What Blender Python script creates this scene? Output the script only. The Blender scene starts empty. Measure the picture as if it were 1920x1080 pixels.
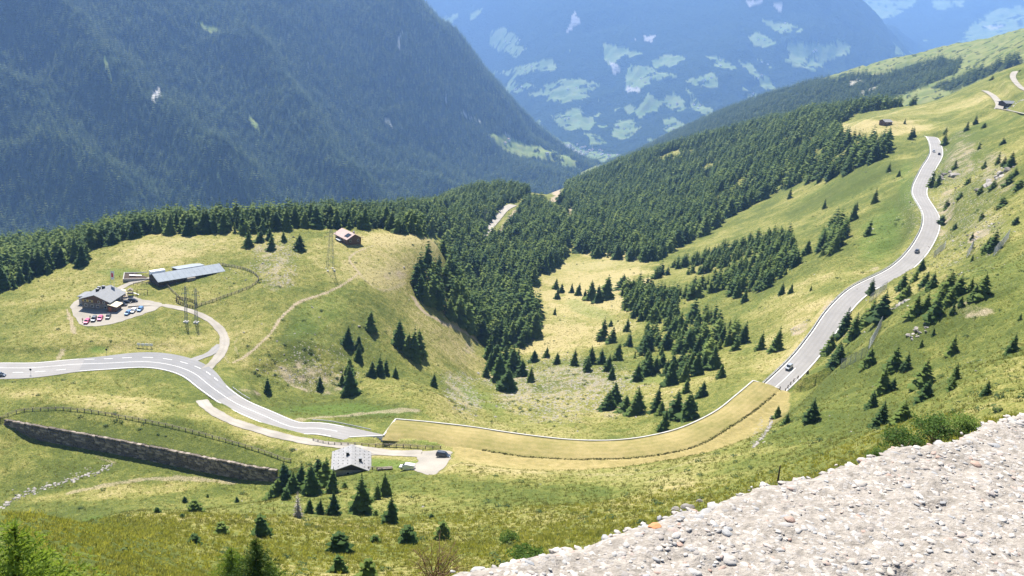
import bpy, bmesh, math, random
import numpy as np
from mathutils import Vector, Matrix

random.seed(7); RNG = np.random.default_rng(7)
scene = bpy.context.scene
COL = scene.collection

# ------------------------------------------------------------------ camera, sky, sun, exposure
F_PX, PITCH, ROLL = 1750.0, math.radians(18.5), math.radians(5.2)   # for a 1920 x 1080 frame
fwd = Vector((0, math.cos(PITCH), -math.sin(PITCH)))
up0 = Vector((0, math.sin(PITCH), math.cos(PITCH)))
cr = Vector((1, 0, 0)) * math.cos(ROLL) + up0 * math.sin(ROLL)
cu = Vector((1, 0, 0)) * -math.sin(ROLL) + up0 * math.cos(ROLL)
cam_data = bpy.data.cameras.new('camera')
cam_data.sensor_width = 36.0
cam_data.lens = 36.0 * F_PX / 1920.0
cam_data.clip_start = 0.05
cam_data.clip_end = 40000.0
cam = bpy.data.objects.new('camera', cam_data)
COL.objects.link(cam)
cam.matrix_world = Matrix(((cr.x, cu.x, -fwd.x, 0), (cr.y, cu.y, -fwd.y, 0), (cr.z, cu.z, -fwd.z, 0), (0, 0, 0, 1)))
scene.camera = cam

SUN_EL, SUN_AZ = math.radians(56), math.radians(-24)     # azimuth measured from +Y towards +X: ahead, a little left
world = bpy.data.worlds.new('World'); scene.world = world; world.use_nodes = True
wn = world.node_tree
bg = wn.nodes['Background']; bg.inputs['Strength'].default_value = 0.075
sky = wn.nodes.new('ShaderNodeTexSky'); sky.sky_type = 'NISHITA'; sky.sun_disc = False
sky.sun_elevation = SUN_EL; sky.sun_rotation = SUN_AZ; sky.altitude = 2000
wn.links.new(sky.outputs[0], bg.inputs['Color'])
sun_data = bpy.data.lights.new('sun', 'SUN'); sun_data.energy = 5.0; sun_data.angle = math.radians(0.53)
sun_data.color = (1.0, 0.945, 0.85)
sun = bpy.data.objects.new('sun', sun_data); COL.objects.link(sun)
sdir = Vector((math.sin(SUN_AZ) * math.cos(SUN_EL), math.cos(SUN_AZ) * math.cos(SUN_EL), math.sin(SUN_EL)))
sun.rotation_euler = (-sdir).to_track_quat('-Z', 'Y').to_euler()
vs = scene.view_settings
vs.view_transform = 'Standard'; vs.look = 'None'; vs.gamma = 1.0; vs.exposure = 1.23; vs.use_curve_mapping = False
scene.cycles.use_denoising = True
scene.cycles.max_bounces = 5; scene.cycles.diffuse_bounces = 2; scene.cycles.glossy_bounces = 1
scene.cycles.transmission_bounces = 2; scene.cycles.volume_bounces = 1; scene.cycles.transparent_max_bounces = 6
scene.cycles.caustics_reflective = False; scene.cycles.caustics_refractive = False
scene.cycles.sample_clamp_indirect = 4.0

# ------------------------------------------------------------------ picture <-> place
CR, CU, FW = np.array(cr), np.array(cu), np.array(fwd)
def ray(px, py):
    """azimuth (rad, from +Y to +X) and tangent of elevation of the sight line through a photo pixel"""
    d = FW * F_PX + CR * (px - 960.0) - CU * (py - 540.0)
    h = math.hypot(d[0], d[1])
    return math.atan2(d[0], d[1]), d[2] / h
def project(X, Y, Z):
    X = np.asarray(X, float); Y = np.asarray(Y, float); Z = np.asarray(Z, float)
    a = X * CR[0] + Y * CR[1] + Z * CR[2]; b = X * CU[0] + Y * CU[1] + Z * CU[2]; c = X * FW[0] + Y * FW[1] + Z * FW[2]
    c = np.where(c < 0.01, 0.01, c)
    return 960 + F_PX * a / c, 540 - F_PX * b / c
def azr(px, py, r):
    a, t = ray(px, py)
    return (a, r, r * t)

# ------------------------------------------------------------------ noise in numpy
def _hash(ix, iy, seed):
    n = (ix.astype(np.int64) * 374761393 + iy.astype(np.int64) * 668265263 + seed * 974711) & 0x7fffffff
    n = ((n ^ (n >> 13)) * 1274126177) & 0x7fffffff
    return ((n ^ (n >> 16)) & 0xffff) / 65535.0
def vnoise(x, y, seed=0):
    ix = np.floor(x); iy = np.floor(y); fx = x - ix; fy = y - iy
    fx = fx * fx * (3 - 2 * fx); fy = fy * fy * (3 - 2 * fy)
    a = _hash(ix, iy, seed); b = _hash(ix + 1, iy, seed); c = _hash(ix, iy + 1, seed); d = _hash(ix + 1, iy + 1, seed)
    return (a * (1 - fx) + b * fx) * (1 - fy) + (c * (1 - fx) + d * fx) * fy
def fbm(x, y, octaves=4, seed=0, gain=0.5):
    s = np.zeros_like(x, dtype=float); amp = 1.0; tot = 0
    for k in range(octaves):
        s += amp * (vnoise(x * 2 ** k + 17.3 * k, y * 2 ** k - 9.1 * k, seed + k) - 0.5) * 2
        tot += amp; amp *= gain
    return s / tot
def sstep(e0, e1, x):
    t = np.clip((x - e0) / (e1 - e0), 0, 1); return t * t * (3 - 2 * t)
def in_poly(px, py, poly):
    px = np.asarray(px); py = np.asarray(py); inside = np.zeros(px.shape, bool)
    n = len(poly)
    for i in range(n):
        x1, y1 = poly[i]; x2, y2 = poly[(i + 1) % n]
        if y1 == y2: continue
        c = ((y1 > py) != (y2 > py)) & (px < (x2 - x1) * (py - y1) / (y2 - y1) + x1)
        inside ^= c
    return inside

# ------------------------------------------------------------------ materials
def new_mat(name):
    m = bpy.data.materials.new(name); m.use_nodes = True
    nt = m.node_tree; b = nt.nodes['Principled BSDF']
    b.inputs['Specular IOR Level'].default_value = 0.2
    return m, nt, b
def N(nt, kind, **kw):
    n = nt.nodes.new(kind)
    for k, v in kw.items():
        if k in n.inputs: n.inputs[k].default_value = v
        else: setattr(n, k, v)
    return n
def noise_node(nt, vec, scale, detail=4.0, rough=0.55, dist=0.0):
    n = N(nt, 'ShaderNodeTexNoise'); n.inputs['Scale'].default_value = scale
    n.inputs['Detail'].default_value = detail; n.inputs['Roughness'].default_value = rough; n.inputs['Distortion'].default_value = dist
    if vec is not None: nt.links.new(vec, n.inputs['Vector'])
    return n.outputs['Fac']
def ramp(nt, fac, stops):
    r = N(nt, 'ShaderNodeValToRGB'); e = r.color_ramp.elements
    while len(e) < len(stops): e.new(0.5)
    for i, (p, c) in enumerate(stops):
        e[i].position = p; e[i].color = (c[0], c[1], c[2], 1) if not isinstance(c, (int, float)) else (c, c, c, 1)
    nt.links.new(fac, r.inputs[0]); return r.outputs[0]
def mixc(nt, fac, a, b, mode='MIX'):
    m = N(nt, 'ShaderNodeMix', data_type='RGBA', blend_type=mode)
    for s, i in ((fac, 0), (a, 6), (b, 7)):
        if hasattr(s, 'is_output'): nt.links.new(s, m.inputs[i])
        elif i == 0: m.inputs[0].default_value = s
        else: m.inputs[i].default_value = (s[0], s[1], s[2], 1)
    return m.outputs[2]
def math_n(nt, op, a, b=0.0, clamp=False):
    m = N(nt, 'ShaderNodeMath', operation=op); m.use_clamp = clamp
    for s, i in ((a, 0), (b, 1)):
        if hasattr(s, 'is_output'): nt.links.new(s, m.inputs[i])
        else: m.inputs[i].default_value = s
    return m.outputs[0]
def attr(nt, name):
    a = N(nt, 'ShaderNodeAttribute'); a.attribute_name = name; return a.outputs['Fac']
def bump(nt, b, height, strength=0.5, dist=0.1):
    bn = N(nt, 'ShaderNodeBump'); bn.inputs['Strength'].default_value = strength; bn.inputs['Distance'].default_value = dist
    nt.links.new(height, bn.inputs['Height']); nt.links.new(bn.outputs[0], b.inputs['Normal'])
MATS = {}
def simple(name, col, rough=0.7, metal=0.0, var=0.15, scale=3.0, spec=0.2, bumpd=0.0):
    """plain coloured material with worn, mottled colour"""
    if name in MATS: return MATS[name]
    m, nt, b = new_mat(name)
    tc = N(nt, 'ShaderNodeTexCoord').outputs['Object']
    f = noise_node(nt, tc, scale, 5.0, 0.6)
    lo = [c * (1 - var) for c in col]; hi = [min(1, c * (1 + var)) for c in col]
    nt.links.new(ramp(nt, f, [(0.3, lo), (0.7, hi)]), b.inputs['Base Color'])
    b.inputs['Roughness'].default_value = rough; b.inputs['Metallic'].default_value = metal
    b.inputs['Specular IOR Level'].default_value = spec
    if bumpd: bump(nt, b, f, 0.6, bumpd)
    MATS[name] = m; return m

# ------------------------------------------------------------------ mesh helpers
def np_mesh(name, verts, faces, mat=None, smooth=False):
    """fast mesh from numpy arrays; faces (n,3) or (n,4)"""
    me = bpy.data.meshes.new(name)
    verts = np.asarray(verts, np.float32); faces = np.asarray(faces, np.int32)
    k = faces.shape[1]; n = len(faces)
    me.vertices.add(len(verts)); me.vertices.foreach_set('co', verts.ravel())
    me.loops.add(n * k); me.loops.foreach_set('vertex_index', faces.ravel())
    me.polygons.add(n); me.polygons.foreach_set('loop_start', np.arange(0, n * k, k, dtype=np.int32))
    me.polygons.foreach_set('loop_total', np.full(n, k, np.int32))
    if smooth: me.polygons.foreach_set('use_smooth', np.ones(n, bool))
    me.update(calc_edges=True)
    if mat: me.materials.append(mat)
    return me
def link(name, me, parent=None, loc=None, rotz=None):
    o = bpy.data.objects.new(name, me); COL.objects.link(o)
    if parent is not None: o.parent = parent
    if loc is not None: o.location = loc
    if rotz is not None: o.rotation_euler[2] = rotz
    return o
def tag(o, label=None, cat=None, group=None, kind=None):
    if label: o['label'] = label
    if cat: o['category'] = cat
    if group: o['group'] = group
    if kind: o['kind'] = kind
    return o
def thing(name, label, cat, loc=(0, 0, 0), rotz=0.0, group=None):
    o = bpy.data.objects.new(name, None); COL.objects.link(o); o.empty_display_size = 0.3
    o.location = loc; o.rotation_euler[2] = rotz
    return tag(o, label, cat, group)
class MB:
    """collects shapes into one mesh"""
    def __init__(s): s.v = []; s.f = []
    def add(s, vs, fs):
        o = len(s.v); s.v += [tuple(v) for v in vs]; s.f += [tuple(i + o for i in f) for f in fs]; return s
    def box(s, x0, x1, y0, y1, z0, z1):
        return s.add([(x0, y0, z0), (x1, y0, z0), (x1, y1, z0), (x0, y1, z0), (x0, y0, z1), (x1, y0, z1), (x1, y1, z1), (x0, y1, z1)],
                     [(0, 3, 2, 1), (4, 5, 6, 7), (0, 1, 5, 4), (1, 2, 6, 5), (2, 3, 7, 6), (3, 0, 4, 7)])
    def prism(s, prof, y0, y1):
        """profile of (x, z) extruded along y"""
        n = len(prof)
        vs = [(x, y0, z) for x, z in prof] + [(x, y1, z) for x, z in prof]
        fs = [tuple(range(n)), tuple(range(2 * n - 1, n - 1, -1))]
        fs += [((i + 1) % n, i, i + n, (i + 1) % n + n) for i in range(n)]
        return s.add(vs, fs)
    def tube(s, p0, p1, r0, r1=None, n=6):
        r1 = r0 if r1 is None else r1
        p0 = Vector(p0); p1 = Vector(p1); d = (p1 - p0)
        if d.length < 1e-6: return s
        q = d.to_track_quat('Z', 'Y'); vs = []
        for p, r in ((p0, r0), (p1, r1)):
            for i in range(n):
                a = 2 * math.pi * i / n; vs.append(p + q @ Vector((r * math.cos(a), r * math.sin(a), 0)))
        fs = [(i, (i + 1) % n, (i + 1) % n + n, i + n) for i in range(n)] + [tuple(range(n - 1, -1, -1)), tuple(range(n, 2 * n))]
        return s.add(vs, fs)
    def sheet(s, rows, thick):
        """closed slab between two or more rows of points (top), thickened downward"""
        nr, nc = len(rows), len(rows[0])
        top = [Vector(p) for r in rows for p in r]; bot = [p - Vector((0, 0, thick)) for p in top]
        k = nr * nc; fs = []
        for i in range(nr - 1):
            for j in range(nc - 1):
                a, b, c, d = i * nc + j, i * nc + j + 1, (i + 1) * nc + j + 1, (i + 1) * nc + j
                fs += [(a, b, c, d), (k + d, k + c, k + b, k + a)]
        for j in range(nc - 1):
            fs += [(j + 1, j, k + j, k + j + 1)]
            a = (nr - 1) * nc + j; fs += [(a, a + 1, k + a + 1, k + a)]
        for i in range(nr - 1):
            a, b = i * nc, (i + 1) * nc; fs += [(a, b, k + b, k + a)]
            a, b = i * nc + nc - 1, (i + 1) * nc + nc - 1; fs += [(b, a, k + a, k + b)]
        return s.add(top + bot, fs)
    def mesh(s, name, mat, smooth=False):
        me = bpy.data.meshes.new(name); me.from_pydata([tuple(v) for v in s.v], [], s.f); me.update()
        bm = bmesh.new(); bm.from_mesh(me); bmesh.ops.recalc_face_normals(bm, faces=bm.faces); bm.to_mesh(me); bm.free()
        if smooth: me.polygons.foreach_set('use_smooth', np.ones(len(me.polygons), bool))
        if mat: me.materials.append(mat)
        return me
    def build(s, name, mat, parent=None, smooth=False, loc=None, rotz=None):
        return link(name, s.mesh(name, mat, smooth), parent, loc, rotz)
# ------------------------------------------------------------------ the lie of the land
# surveyed spots: photo pixel + horizontal distance in metres -> azimuth, distance, height
S = []
ZK = 1.13
def s(px, py, r): S.append(azr(px, py, r))
def sz(px, py, z):
    a, t = ray(px, py); z *= ZK; S.append((a, z / t, z))
def raw(az_deg, r, z): S.append((math.radians(az_deg), r, z * 1.08 - (0.0437 * r if r > 100 else 0)))
for a in (-40, -28, -14, 0, 14, 28, 40):                      # the slope right below the viewpoint
    k = 1.0 if a < 10 else (0.82 if a < 20 else 0.66)
    raw(a, 1.2, -2.2); raw(a, 4, -4.2 * k); raw(a, 14, -10.5 * k); raw(a, 35, -24 * k)
# left and centre foreground slope
s(50, 1075, 45); s(100, 1000, 62); s(60, 965, 78); s(300, 1060, 72); s(300, 1000, 110); s(480, 1075, 80); s(600, 1080, 88)
s(480, 1010, 125); s(640, 1035, 112); s(700, 1000, 140); s(600, 965, 180); s(680, 962, 184); s(720, 930, 205); s(830, 1012, 140)
s(850, 950, 185); s(1000, 960, 165); s(1000, 900, 215); s(1150, 900, 212); s(1100, 940, 180); s(1250, 920, 175); s(1000, 1010, 122)
s(450, 945, 200); s(380, 960, 185); s(250, 960, 190); s(520, 935, 215)
sz(0, 930, -144); sz(100, 915, -142.5); sz(0, 850, -142); sz(120, 870, -141.5); sz(250, 880, -141); sz(400, 905, -139); sz(500, 915, -136.5)
# wall terrace, meadow, road level
sz(540, 862, -132.2); sz(20, 765, -138.2)
sz(120, 735, -138); sz(300, 740, -137); sz(420, 800, -134.6)
for p in ((0, 692, -140.5), (140, 685, -140), (270, 673, -139), (370, 690, -138), (430, 745, -136.6), (480, 775, -135.6), (560, 800, -134.2),
          (640, 814, -133.2), (700, 818, -132.4)): sz(*p)
for p in ((560, 832, -132.8), (600, 838, -131.2), (650, 842, -129.0), (700, 845, -127.0), (800, 850, -125.7), (763, 880, -124.8), (650, 882, -128.0), (610, 870, -129.6)): sz(*p)
s(850, 870, 238); s(760, 900, 228); s(640, 910, 225); s(950, 872, 240)
# the hillside above the gallery (its inner drain line) and the right hand slope
for p in ((880, 845, -124.6), (960, 855, -123.6), (1100, 860, -121.9), (1200, 857, -120.8), (1300, 842, -119.5), (1370, 812, -118.5), (1430, 765, -117.8)): sz(*p)
s(1250, 870, 222); s(1380, 850, 218); s(1450, 820, 232); s(1520, 785, 240); s(1500, 745, 292); s(1500, 860, 185); s(1450, 920, 145)
s(1600, 800, 212); s(1650, 790, 208); s(1650, 740, 245); s(1780, 720, 200); s(1780, 655, 268); s(1900, 660, 222); s(1900, 745, 130); s(1800, 770, 135)
s(1700, 830, 120); s(1650, 860, 105)
s(1570, 680, 318); s(1650, 600, 335); s(1700, 600, 300); s(1850, 570, 285); s(1900, 500, 330); s(1740, 540, 370); s(1600, 640, 345)
s(1800, 470, 425); s(1850, 400, 480); s(1900, 400, 440); s(1900, 300, 560); s(1800, 330, 640); s(1800, 400, 525); s(1840, 280, 680); s(1780, 370, 600)
s(1900, 225, 760); s(1800, 235, 860); s(1700, 245, 905); s(1600, 235, 940); s(1650, 265, 850); s(1560, 290, 930); s(1860, 190, 960); s(1760, 210, 1020)
s(1900, 150, 1060); s(1840, 150, 1230); s(1920, 128, 1260); s(1750, 193, 1180); s(1690, 205, 1120)
raw(26, 1600, -150); raw(29, 1650, -110); raw(22.5, 1550, -190); raw(33, 1700, -90); raw(40, 1500, -40); raw(40, 800, -10); raw(40, 400, -30); raw(40, 180, -40)
# the road climbing out on the right
for p in ((1460, 715, 330), (1500, 680, 362), (1540, 630, 385), (1570, 580, 408), (1610, 545, 432), (1690, 500, 475), (1735, 450, 515),
          (1745, 400, 560), (1722, 360, 622), (1740, 320, 690), (1758, 285, 765), (1748, 256, 850)): s(*p)
# slope left of that road, bowl behind the gallery
s(1640, 320, 745); s(1550, 400, 700); s(1660, 420, 570); s(1600, 480, 510); s(1500, 560, 470); s(1450, 450, 675); s(1400, 560, 530); s(1480, 640, 405); s(1430, 670, 388)
s(1380, 700, 362); s(1300, 750, 335); s(1350, 735, 336); s(1280, 650, 455); s(1200, 560, 590); s(1300, 500, 670); s(1200, 480, 745); s(1100, 480, 765)
s(1050, 560, 640); s(1080, 640, 515); s(1000, 700, 445); s(1065, 685, 440); s(1065, 720, 395); s(1150, 740, 372); s(1000, 780, 345); s(1150, 790, 330); s(1250, 785, 318)
s(880, 700, 430); s(850, 750, 345); s(790, 735, 322); s(720, 760, 312); s(900, 640, 505); s(890, 600, 560); s(900, 790, 320)
s(1000, 520, 690); s(960, 600, 560); s(950, 660, 495)
# the knoll and plateau on the left
for p in ((600, 745, -143.5), (500, 740, -142.5), (600, 690, -141), (520, 690, -139.5), (600, 640, -137.5), (500, 640, -135), (700, 640, -142), (750, 690, -148),
          (600, 550, -131.5), (500, 560, -131), (700, 550, -134.5), (640, 500, -128.5), (750, 580, -143), (780, 545, -144), (820, 610, -153), (740, 500, -133.5),
          (420, 620, -137), (440, 560, -133), (420, 500, -131), (520, 500, -127.5), (650, 460, -126.5), (560, 460, -125.5), (480, 462, -126.5),
          (740, 440, -129), (820, 455, -135.5), (800, 490, -137), (690, 438, -127),
          (220, 590, -135.5), (150, 580, -136.5), (250, 560, -135), (350, 520, -132.5), (300, 560, -134.6), (330, 640, -137.4), (100, 640, -138.5), (0, 600, -140), (0, 545, -140.5),
          (100, 540, -138.5), (170, 500, -136.5), (300, 450, -131), (420, 443, -128), (200, 640, -137.8), (380, 560, -133.6), (230, 470, -133.5)): sz(*p)
# wooded ground behind the plateau, gully, forest spur
s(0, 500, 580); s(80, 470, 640); s(250, 432, 660); s(450, 428, 630); s(600, 425, 640); s(700, 420, 700); s(800, 420, 760); s(880, 430, 800)
s(600, 405, 760); s(800, 390, 900); s(700, 402, 820)
for a, r, z in ((-33, 950, -270), (-27, 950, -270), (-20, 900, -262), (-14, 1000, -280), (-33, 1200, -480), (-24, 1300, -480), (-14, 1500, -450), (-38, 540, -150), (-38, 1000, -330),
                (-30, 2000, -640), (-15, 2200, -640), (-5, 2200, -560), (-8, 1500, -330)): raw(a, r, z)
s(850, 560, 585); s(850, 500, 680); s(930, 540, 660); s(930, 480, 760); s(910, 440, 860); s(935, 405, 960); s(960, 382, 1040); s(900, 380, 1060); s(940, 352, 1180); s(990, 360, 1240)
s(1000, 440, 870); s(1040, 400, 1080); s(1045, 365, 1480); s(1070, 350, 1600)
s(1100, 400, 1060); s(1150, 440, 860); s(1250, 400, 1040); s(1250, 450, 850); s(1100, 335, 1650); s(1180, 310, 1850); s(1280, 287, 1900); s(1200, 350, 1350); s(1300, 350, 1200)
s(1400, 330, 1060); s(1400, 400, 850); s(1500, 290, 1080); s(1450, 228, 1600); s(1600, 203, 1280); s(1520, 212, 1450); s(1370, 255, 1750); s(1400, 270, 1450); s(1550, 350, 800)
raw(9.5, 2200, -330); raw(15, 2200, -230); raw(20, 1950, -190); raw(3.5, 2200, -420)

def tps(points, kx=1.6, LAM=4e-4):
    P = np.array(points); A = np.stack([P[:, 0] * kx, np.log(P[:, 1])], 1); n = len(A)
    d2 = ((A[:, None] - A[None]) ** 2).sum(-1)
    K = 0.5 * d2 * np.log(d2 + 1e-12) + np.eye(n) * LAM
    Q = np.concatenate([np.ones((n, 1)), A], 1)
    M = np.block([[K, Q], [Q.T, np.zeros((3, 3))]])
    w = np.linalg.solve(M, np.concatenate([P[:, 2], np.zeros(3)]))
    def ev(az, r):
        x = np.asarray(az, float).ravel() * kx; y = np.log(np.asarray(r, float)).ravel(); out = np.empty(len(x))
        for i in range(0, len(x), 40000):
            dx = x[i:i + 40000, None] - A[None, :, 0]; dy = y[i:i + 40000, None] - A[None, :, 1]
            q = dx * dx + dy * dy
            out[i:i + 40000] = (0.5 * q * np.log(q + 1e-12)) @ w[:n] + w[n] + w[n + 1] * x[i:i + 40000] + w[n + 2] * y[i:i + 40000]
        return out.reshape(np.shape(az))
    return ev

AZ = np.radians(np.arange(-38.0, 38.01, 0.125))
RR = [1.2]
while RR[-1] < 2250:
    r = RR[-1]; RR.append(r + (max(0.12, r * 0.012) if r < 85 else 1.0 if r < 560 else 1.0 + (r - 560) * 0.0075))
RR = np.array(RR)
gAZ, gR = np.meshgrid(AZ, RR)                                     # [radius, azimuth]
cAZ, cR = np.meshgrid(np.radians(np.arange(-38.5, 39.01, 0.5)), np.exp(np.linspace(math.log(1.1), math.log(2300), 420)))
cZ = tps(S)(cAZ, cR)                                               # smooth land on a coarse grid, then refined
def bil(tab, ax0, dax, ay0, day, x, y):
    u = np.clip((x - ax0) / dax, 0, tab.shape[1] - 1.001); v = np.clip((y - ay0) / day, 0, tab.shape[0] - 1.001)
    i = u.astype(int); j = v.astype(int); fu = u - i; fv = v - j
    return (tab[j, i] * (1 - fu) + tab[j, i + 1] * fu) * (1 - fv) + (tab[j + 1, i] * (1 - fu) + tab[j + 1, i + 1] * fu) * fv
l0 = math.log(1.1); dl = (math.log(2300) - l0) / 419
gZ = bil(cZ, math.radians(-38.5), math.radians(0.5), l0, dl, gAZ, np.log(gR))
gX = gR * np.sin(gAZ); gY = gR * np.cos(gAZ)

def land_z(x, y):
    """height of the ground at a spot (follows every later change of the grid)"""
    x = np.asarray(x, float); y = np.asarray(y, float)
    az = np.arctan2(x, y); r = np.hypot(x, y)
    u = np.clip((az - AZ[0]) / (AZ[1] - AZ[0]), 0, len(AZ) - 1.001); i = u.astype(int); fu = u - i
    j = np.clip(np.searchsorted(RR, r) - 1, 0, len(RR) - 2); fv = np.clip((r - RR[j]) / (RR[j + 1] - RR[j]), 0, 1)
    return (gZ[j, i] * (1 - fu) + gZ[j, i + 1] * fu) * (1 - fv) + (gZ[j + 1, i] * (1 - fu) + gZ[j + 1, i + 1] * fu) * fv
def spot(px, py, rmin=2.0, dz=0.0):
    """where the sight line through a photo pixel meets the ground"""
    a, t = ray(px, py)
    u = min(max((a - AZ[0]) / (AZ[1] - AZ[0]), 0), len(AZ) - 1.001); i = int(u); fu = u - i
    z = gZ[:, i] * (1 - fu) + gZ[:, i + 1] * fu + dz; d = z - RR * t
    k = np.where((d[1:] >= 0) & (d[:-1] < 0) & (RR[1:] > rmin))[0]
    if len(k) == 0:
        ok = np.where(RR > rmin)[0]; k = ok[np.argmax(d[ok] / RR[ok])]; r = RR[k]
    else:
        k = k[0]; r = RR[k] + (RR[k + 1] - RR[k]) * (-d[k]) / (d[k + 1] - d[k])
    x, y = r * math.sin(a), r * math.cos(a)
    return Vector((x, y, float(land_z(x, y))))
def at_z(px, py, z):
    a, t = ray(px, py); z *= ZK; r = z / t
    return Vector((r * math.sin(a), r * math.cos(a), z))
def resample(pts, step):
    P = np.array([tuple(p) for p in pts], float)
    # Catmull-Rom through the points, then even spacing
    out = []
    for i in range(len(P) - 1):
        p0, p1, p2, p3 = P[max(i - 1, 0)], P[i], P[i + 1], P[min(i + 2, len(P) - 1)]
        for t in np.linspace(0, 1, 24, endpoint=False):
            out.append(0.5 * (2 * p1 + (p2 - p0) * t + (2 * p0 - 5 * p1 + 4 * p2 - p3) * t * t + (3 * p1 - p0 - 3 * p2 + p3) * t ** 3))
    out.append(P[-1]); out = np.array(out)
    d = np.concatenate([[0], np.cumsum(np.linalg.norm(np.diff(out, axis=0), axis=1))])
    n = max(2, int(round(d[-1] / step)) + 1); q = np.linspace(0, d[-1], n)
    return np.stack([np.interp(q, d, out[:, k]) for k in range(out.shape[1])], 1)
def smooth1(a, n):
    a = np.asarray(a, float).copy()
    for _ in range(n):
        b = a.copy(); b[1:-1] = (a[:-2] + 2 * a[1:-1] + a[2:]) / 4; a = b
    return a
def poly_dist(X, Y, line, reach=30.0):
    """distance to a polyline and its height and signed side; inf outside its reach"""
    L = np.asarray(line, float); D = np.full(X.shape, np.inf); Z = np.zeros(X.shape); SD = np.zeros(X.shape); T = np.zeros(X.shape)
    m = (X > L[:, 0].min() - reach) & (X < L[:, 0].max() + reach) & (Y > L[:, 1].min() - reach) & (Y < L[:, 1].max() + reach)
    idx = np.where(m.ravel())[0]; x = X.ravel()[idx]; y = Y.ravel()[idx]
    bd = np.full(len(idx), np.inf); bz = np.zeros(len(idx)); bs = np.zeros(len(idx)); bt = np.zeros(len(idx))
    for i in range(len(L) - 1):
        ax, ay = L[i, :2]; bx, by = L[i + 1, :2]; dx, dy = bx - ax, by - ay; l2 = dx * dx + dy * dy + 1e-9
        near = (np.abs(x - (ax + bx) / 2) < reach + abs(dx)) & (np.abs(y - (ay + by) / 2) < reach + abs(dy))
        k = np.where(near)[0]
        if len(k) == 0: continue
        t = np.clip(((x[k] - ax) * dx + (y[k] - ay) * dy) / l2, 0, 1)
        ex = x[k] - ax - t * dx; ey = y[k] - ay - t * dy; d = np.hypot(ex, ey)
        u = d < bd[k]; kk = k[u]
        bd[kk] = d[u]; bz[kk] = L[i, 2] + (L[i + 1, 2] - L[i, 2]) * t[u] if L.shape[1] > 2 else 0
        bs[kk] = np.sign(dx * ey[u] - dy * ex[u]); bt[kk] = i + t[u]
    D.ravel()[idx] = bd; Z.ravel()[idx] = bz; SD.ravel()[idx] = bs; T.ravel()[idx] = bt
    return D, Z, SD, T
# ------------------------------------------------------------------ roads, terrace, gallery: cut into the land
def line_spots(pts, step=3.0, zsmooth=30, rmin=2.0):
    L = resample([spot(x, y, rmin) for x, y in pts], step)
    L[:, 2] = smooth1(L[:, 2], zsmooth); return L
def cut(line, hw, blend=7.0, drop=0.12, sidez=None):
    global gZ
    D, Z, SD, T = poly_dist(gX, gY, line, hw + blend + 2)
    w = 1 - sstep(hw, hw + blend, np.where(np.isfinite(D), D, 1e6))
    gZ = gZ * (1 - w) + (Z - drop) * w
    return D

# terrace with the dry stone wall: wall top line
WALL_TOP = resample([at_z(x, y, z) for x, y, z in ((8, 786, -138.4), (60, 796, -138), (120, 807, -137.6), (200, 821, -137), (280, 836, -136.4), (350, 850, -135.9), (430, 866, -135.2), (520, 882, -134.4))], 1.0)
nW = len(WALL_TOP)
WALL_H = 1.6 + 3.2 * sstep(0, 14, np.arange(nW) * 1.0) * (1 - 0.35 * sstep(nW - 14, nW, np.arange(nW) * 1.0))
D, Z, SD, T = poly_dist(gX, gY, WALL_TOP, 40)
fin = np.isfinite(D); D = np.where(fin, D, 1e6)
ends = (T > 0.02) & (T < nW - 1.03)
far = fin & (SD > 0)
tgt = Z + 0.23 * np.clip(D - 1.0, 0, 13)
w = np.where(far, 1 - sstep(14, 34, D), 0) * np.where(ends, 1, 1 - sstep(1, 12, D))
gZ = gZ * (1 - w) + tgt * w
hh = np.interp(T, np.arange(nW), WALL_H)
near = fin & (SD <= 0)
w = np.where(near, 1 - sstep(2.5, 22, D), 0) * np.where(ends, 1, 1 - sstep(1, 12, D))
gZ = gZ * (1 - w) + (Z - hh - 0.1 * np.clip(D, 0, 6)) * w

# gallery: outer roof edge and inner drain line, same number of columns
G_OUT = resample([at_z(x, y, z) for x, y, z in ((742, 786, -125.4), (800, 791, -124.8), (880, 800, -124), (960, 812, -123.2), (1040, 822, -122.3), (1100, 826, -121.6), (1160, 825, -121),
                  (1220, 817, -120.3), (1280, 801, -119.6), (1340, 772, -118.6), (1380, 741, -117.7), (1412, 714, -116.9))], 1.0)
G_IN = resample([at_z(x, y, z) for x, y, z in ((719, 817, -125.2), (795, 824, -124.9), (868, 837, -124.2), (960, 853, -123.3), (1040, 860, -122.4), (1100, 861, -121.7), (1200, 857, -120.5),
                 (1300, 838, -119.3), (1370, 800, -118.2), (1425, 762, -117.3), (1462, 729, -116.9))], 1.0)
nG = 90
q = np.linspace(0, 1, nG)
G_OUT = np.stack([np.interp(q, np.linspace(0, 1, len(G_OUT)), G_OUT[:, k]) for k in range(3)], 1)
G_IN = np.stack([np.interp(q, np.linspace(0, 1, len(G_IN)), G_IN[:, k]) for k in range(3)], 1)
print('GALLERY width', np.linalg.norm(G_OUT - G_IN, axis=1)[::15].round(1), 'len', np.linalg.norm(np.diff(G_OUT, axis=0), axis=1).sum().round(0))
G_DEPTH = 6.6
mid = (G_OUT * 0.56 + G_IN * 0.44); mid[:, 2] = G_OUT[:, 2] - G_DEPTH

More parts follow.
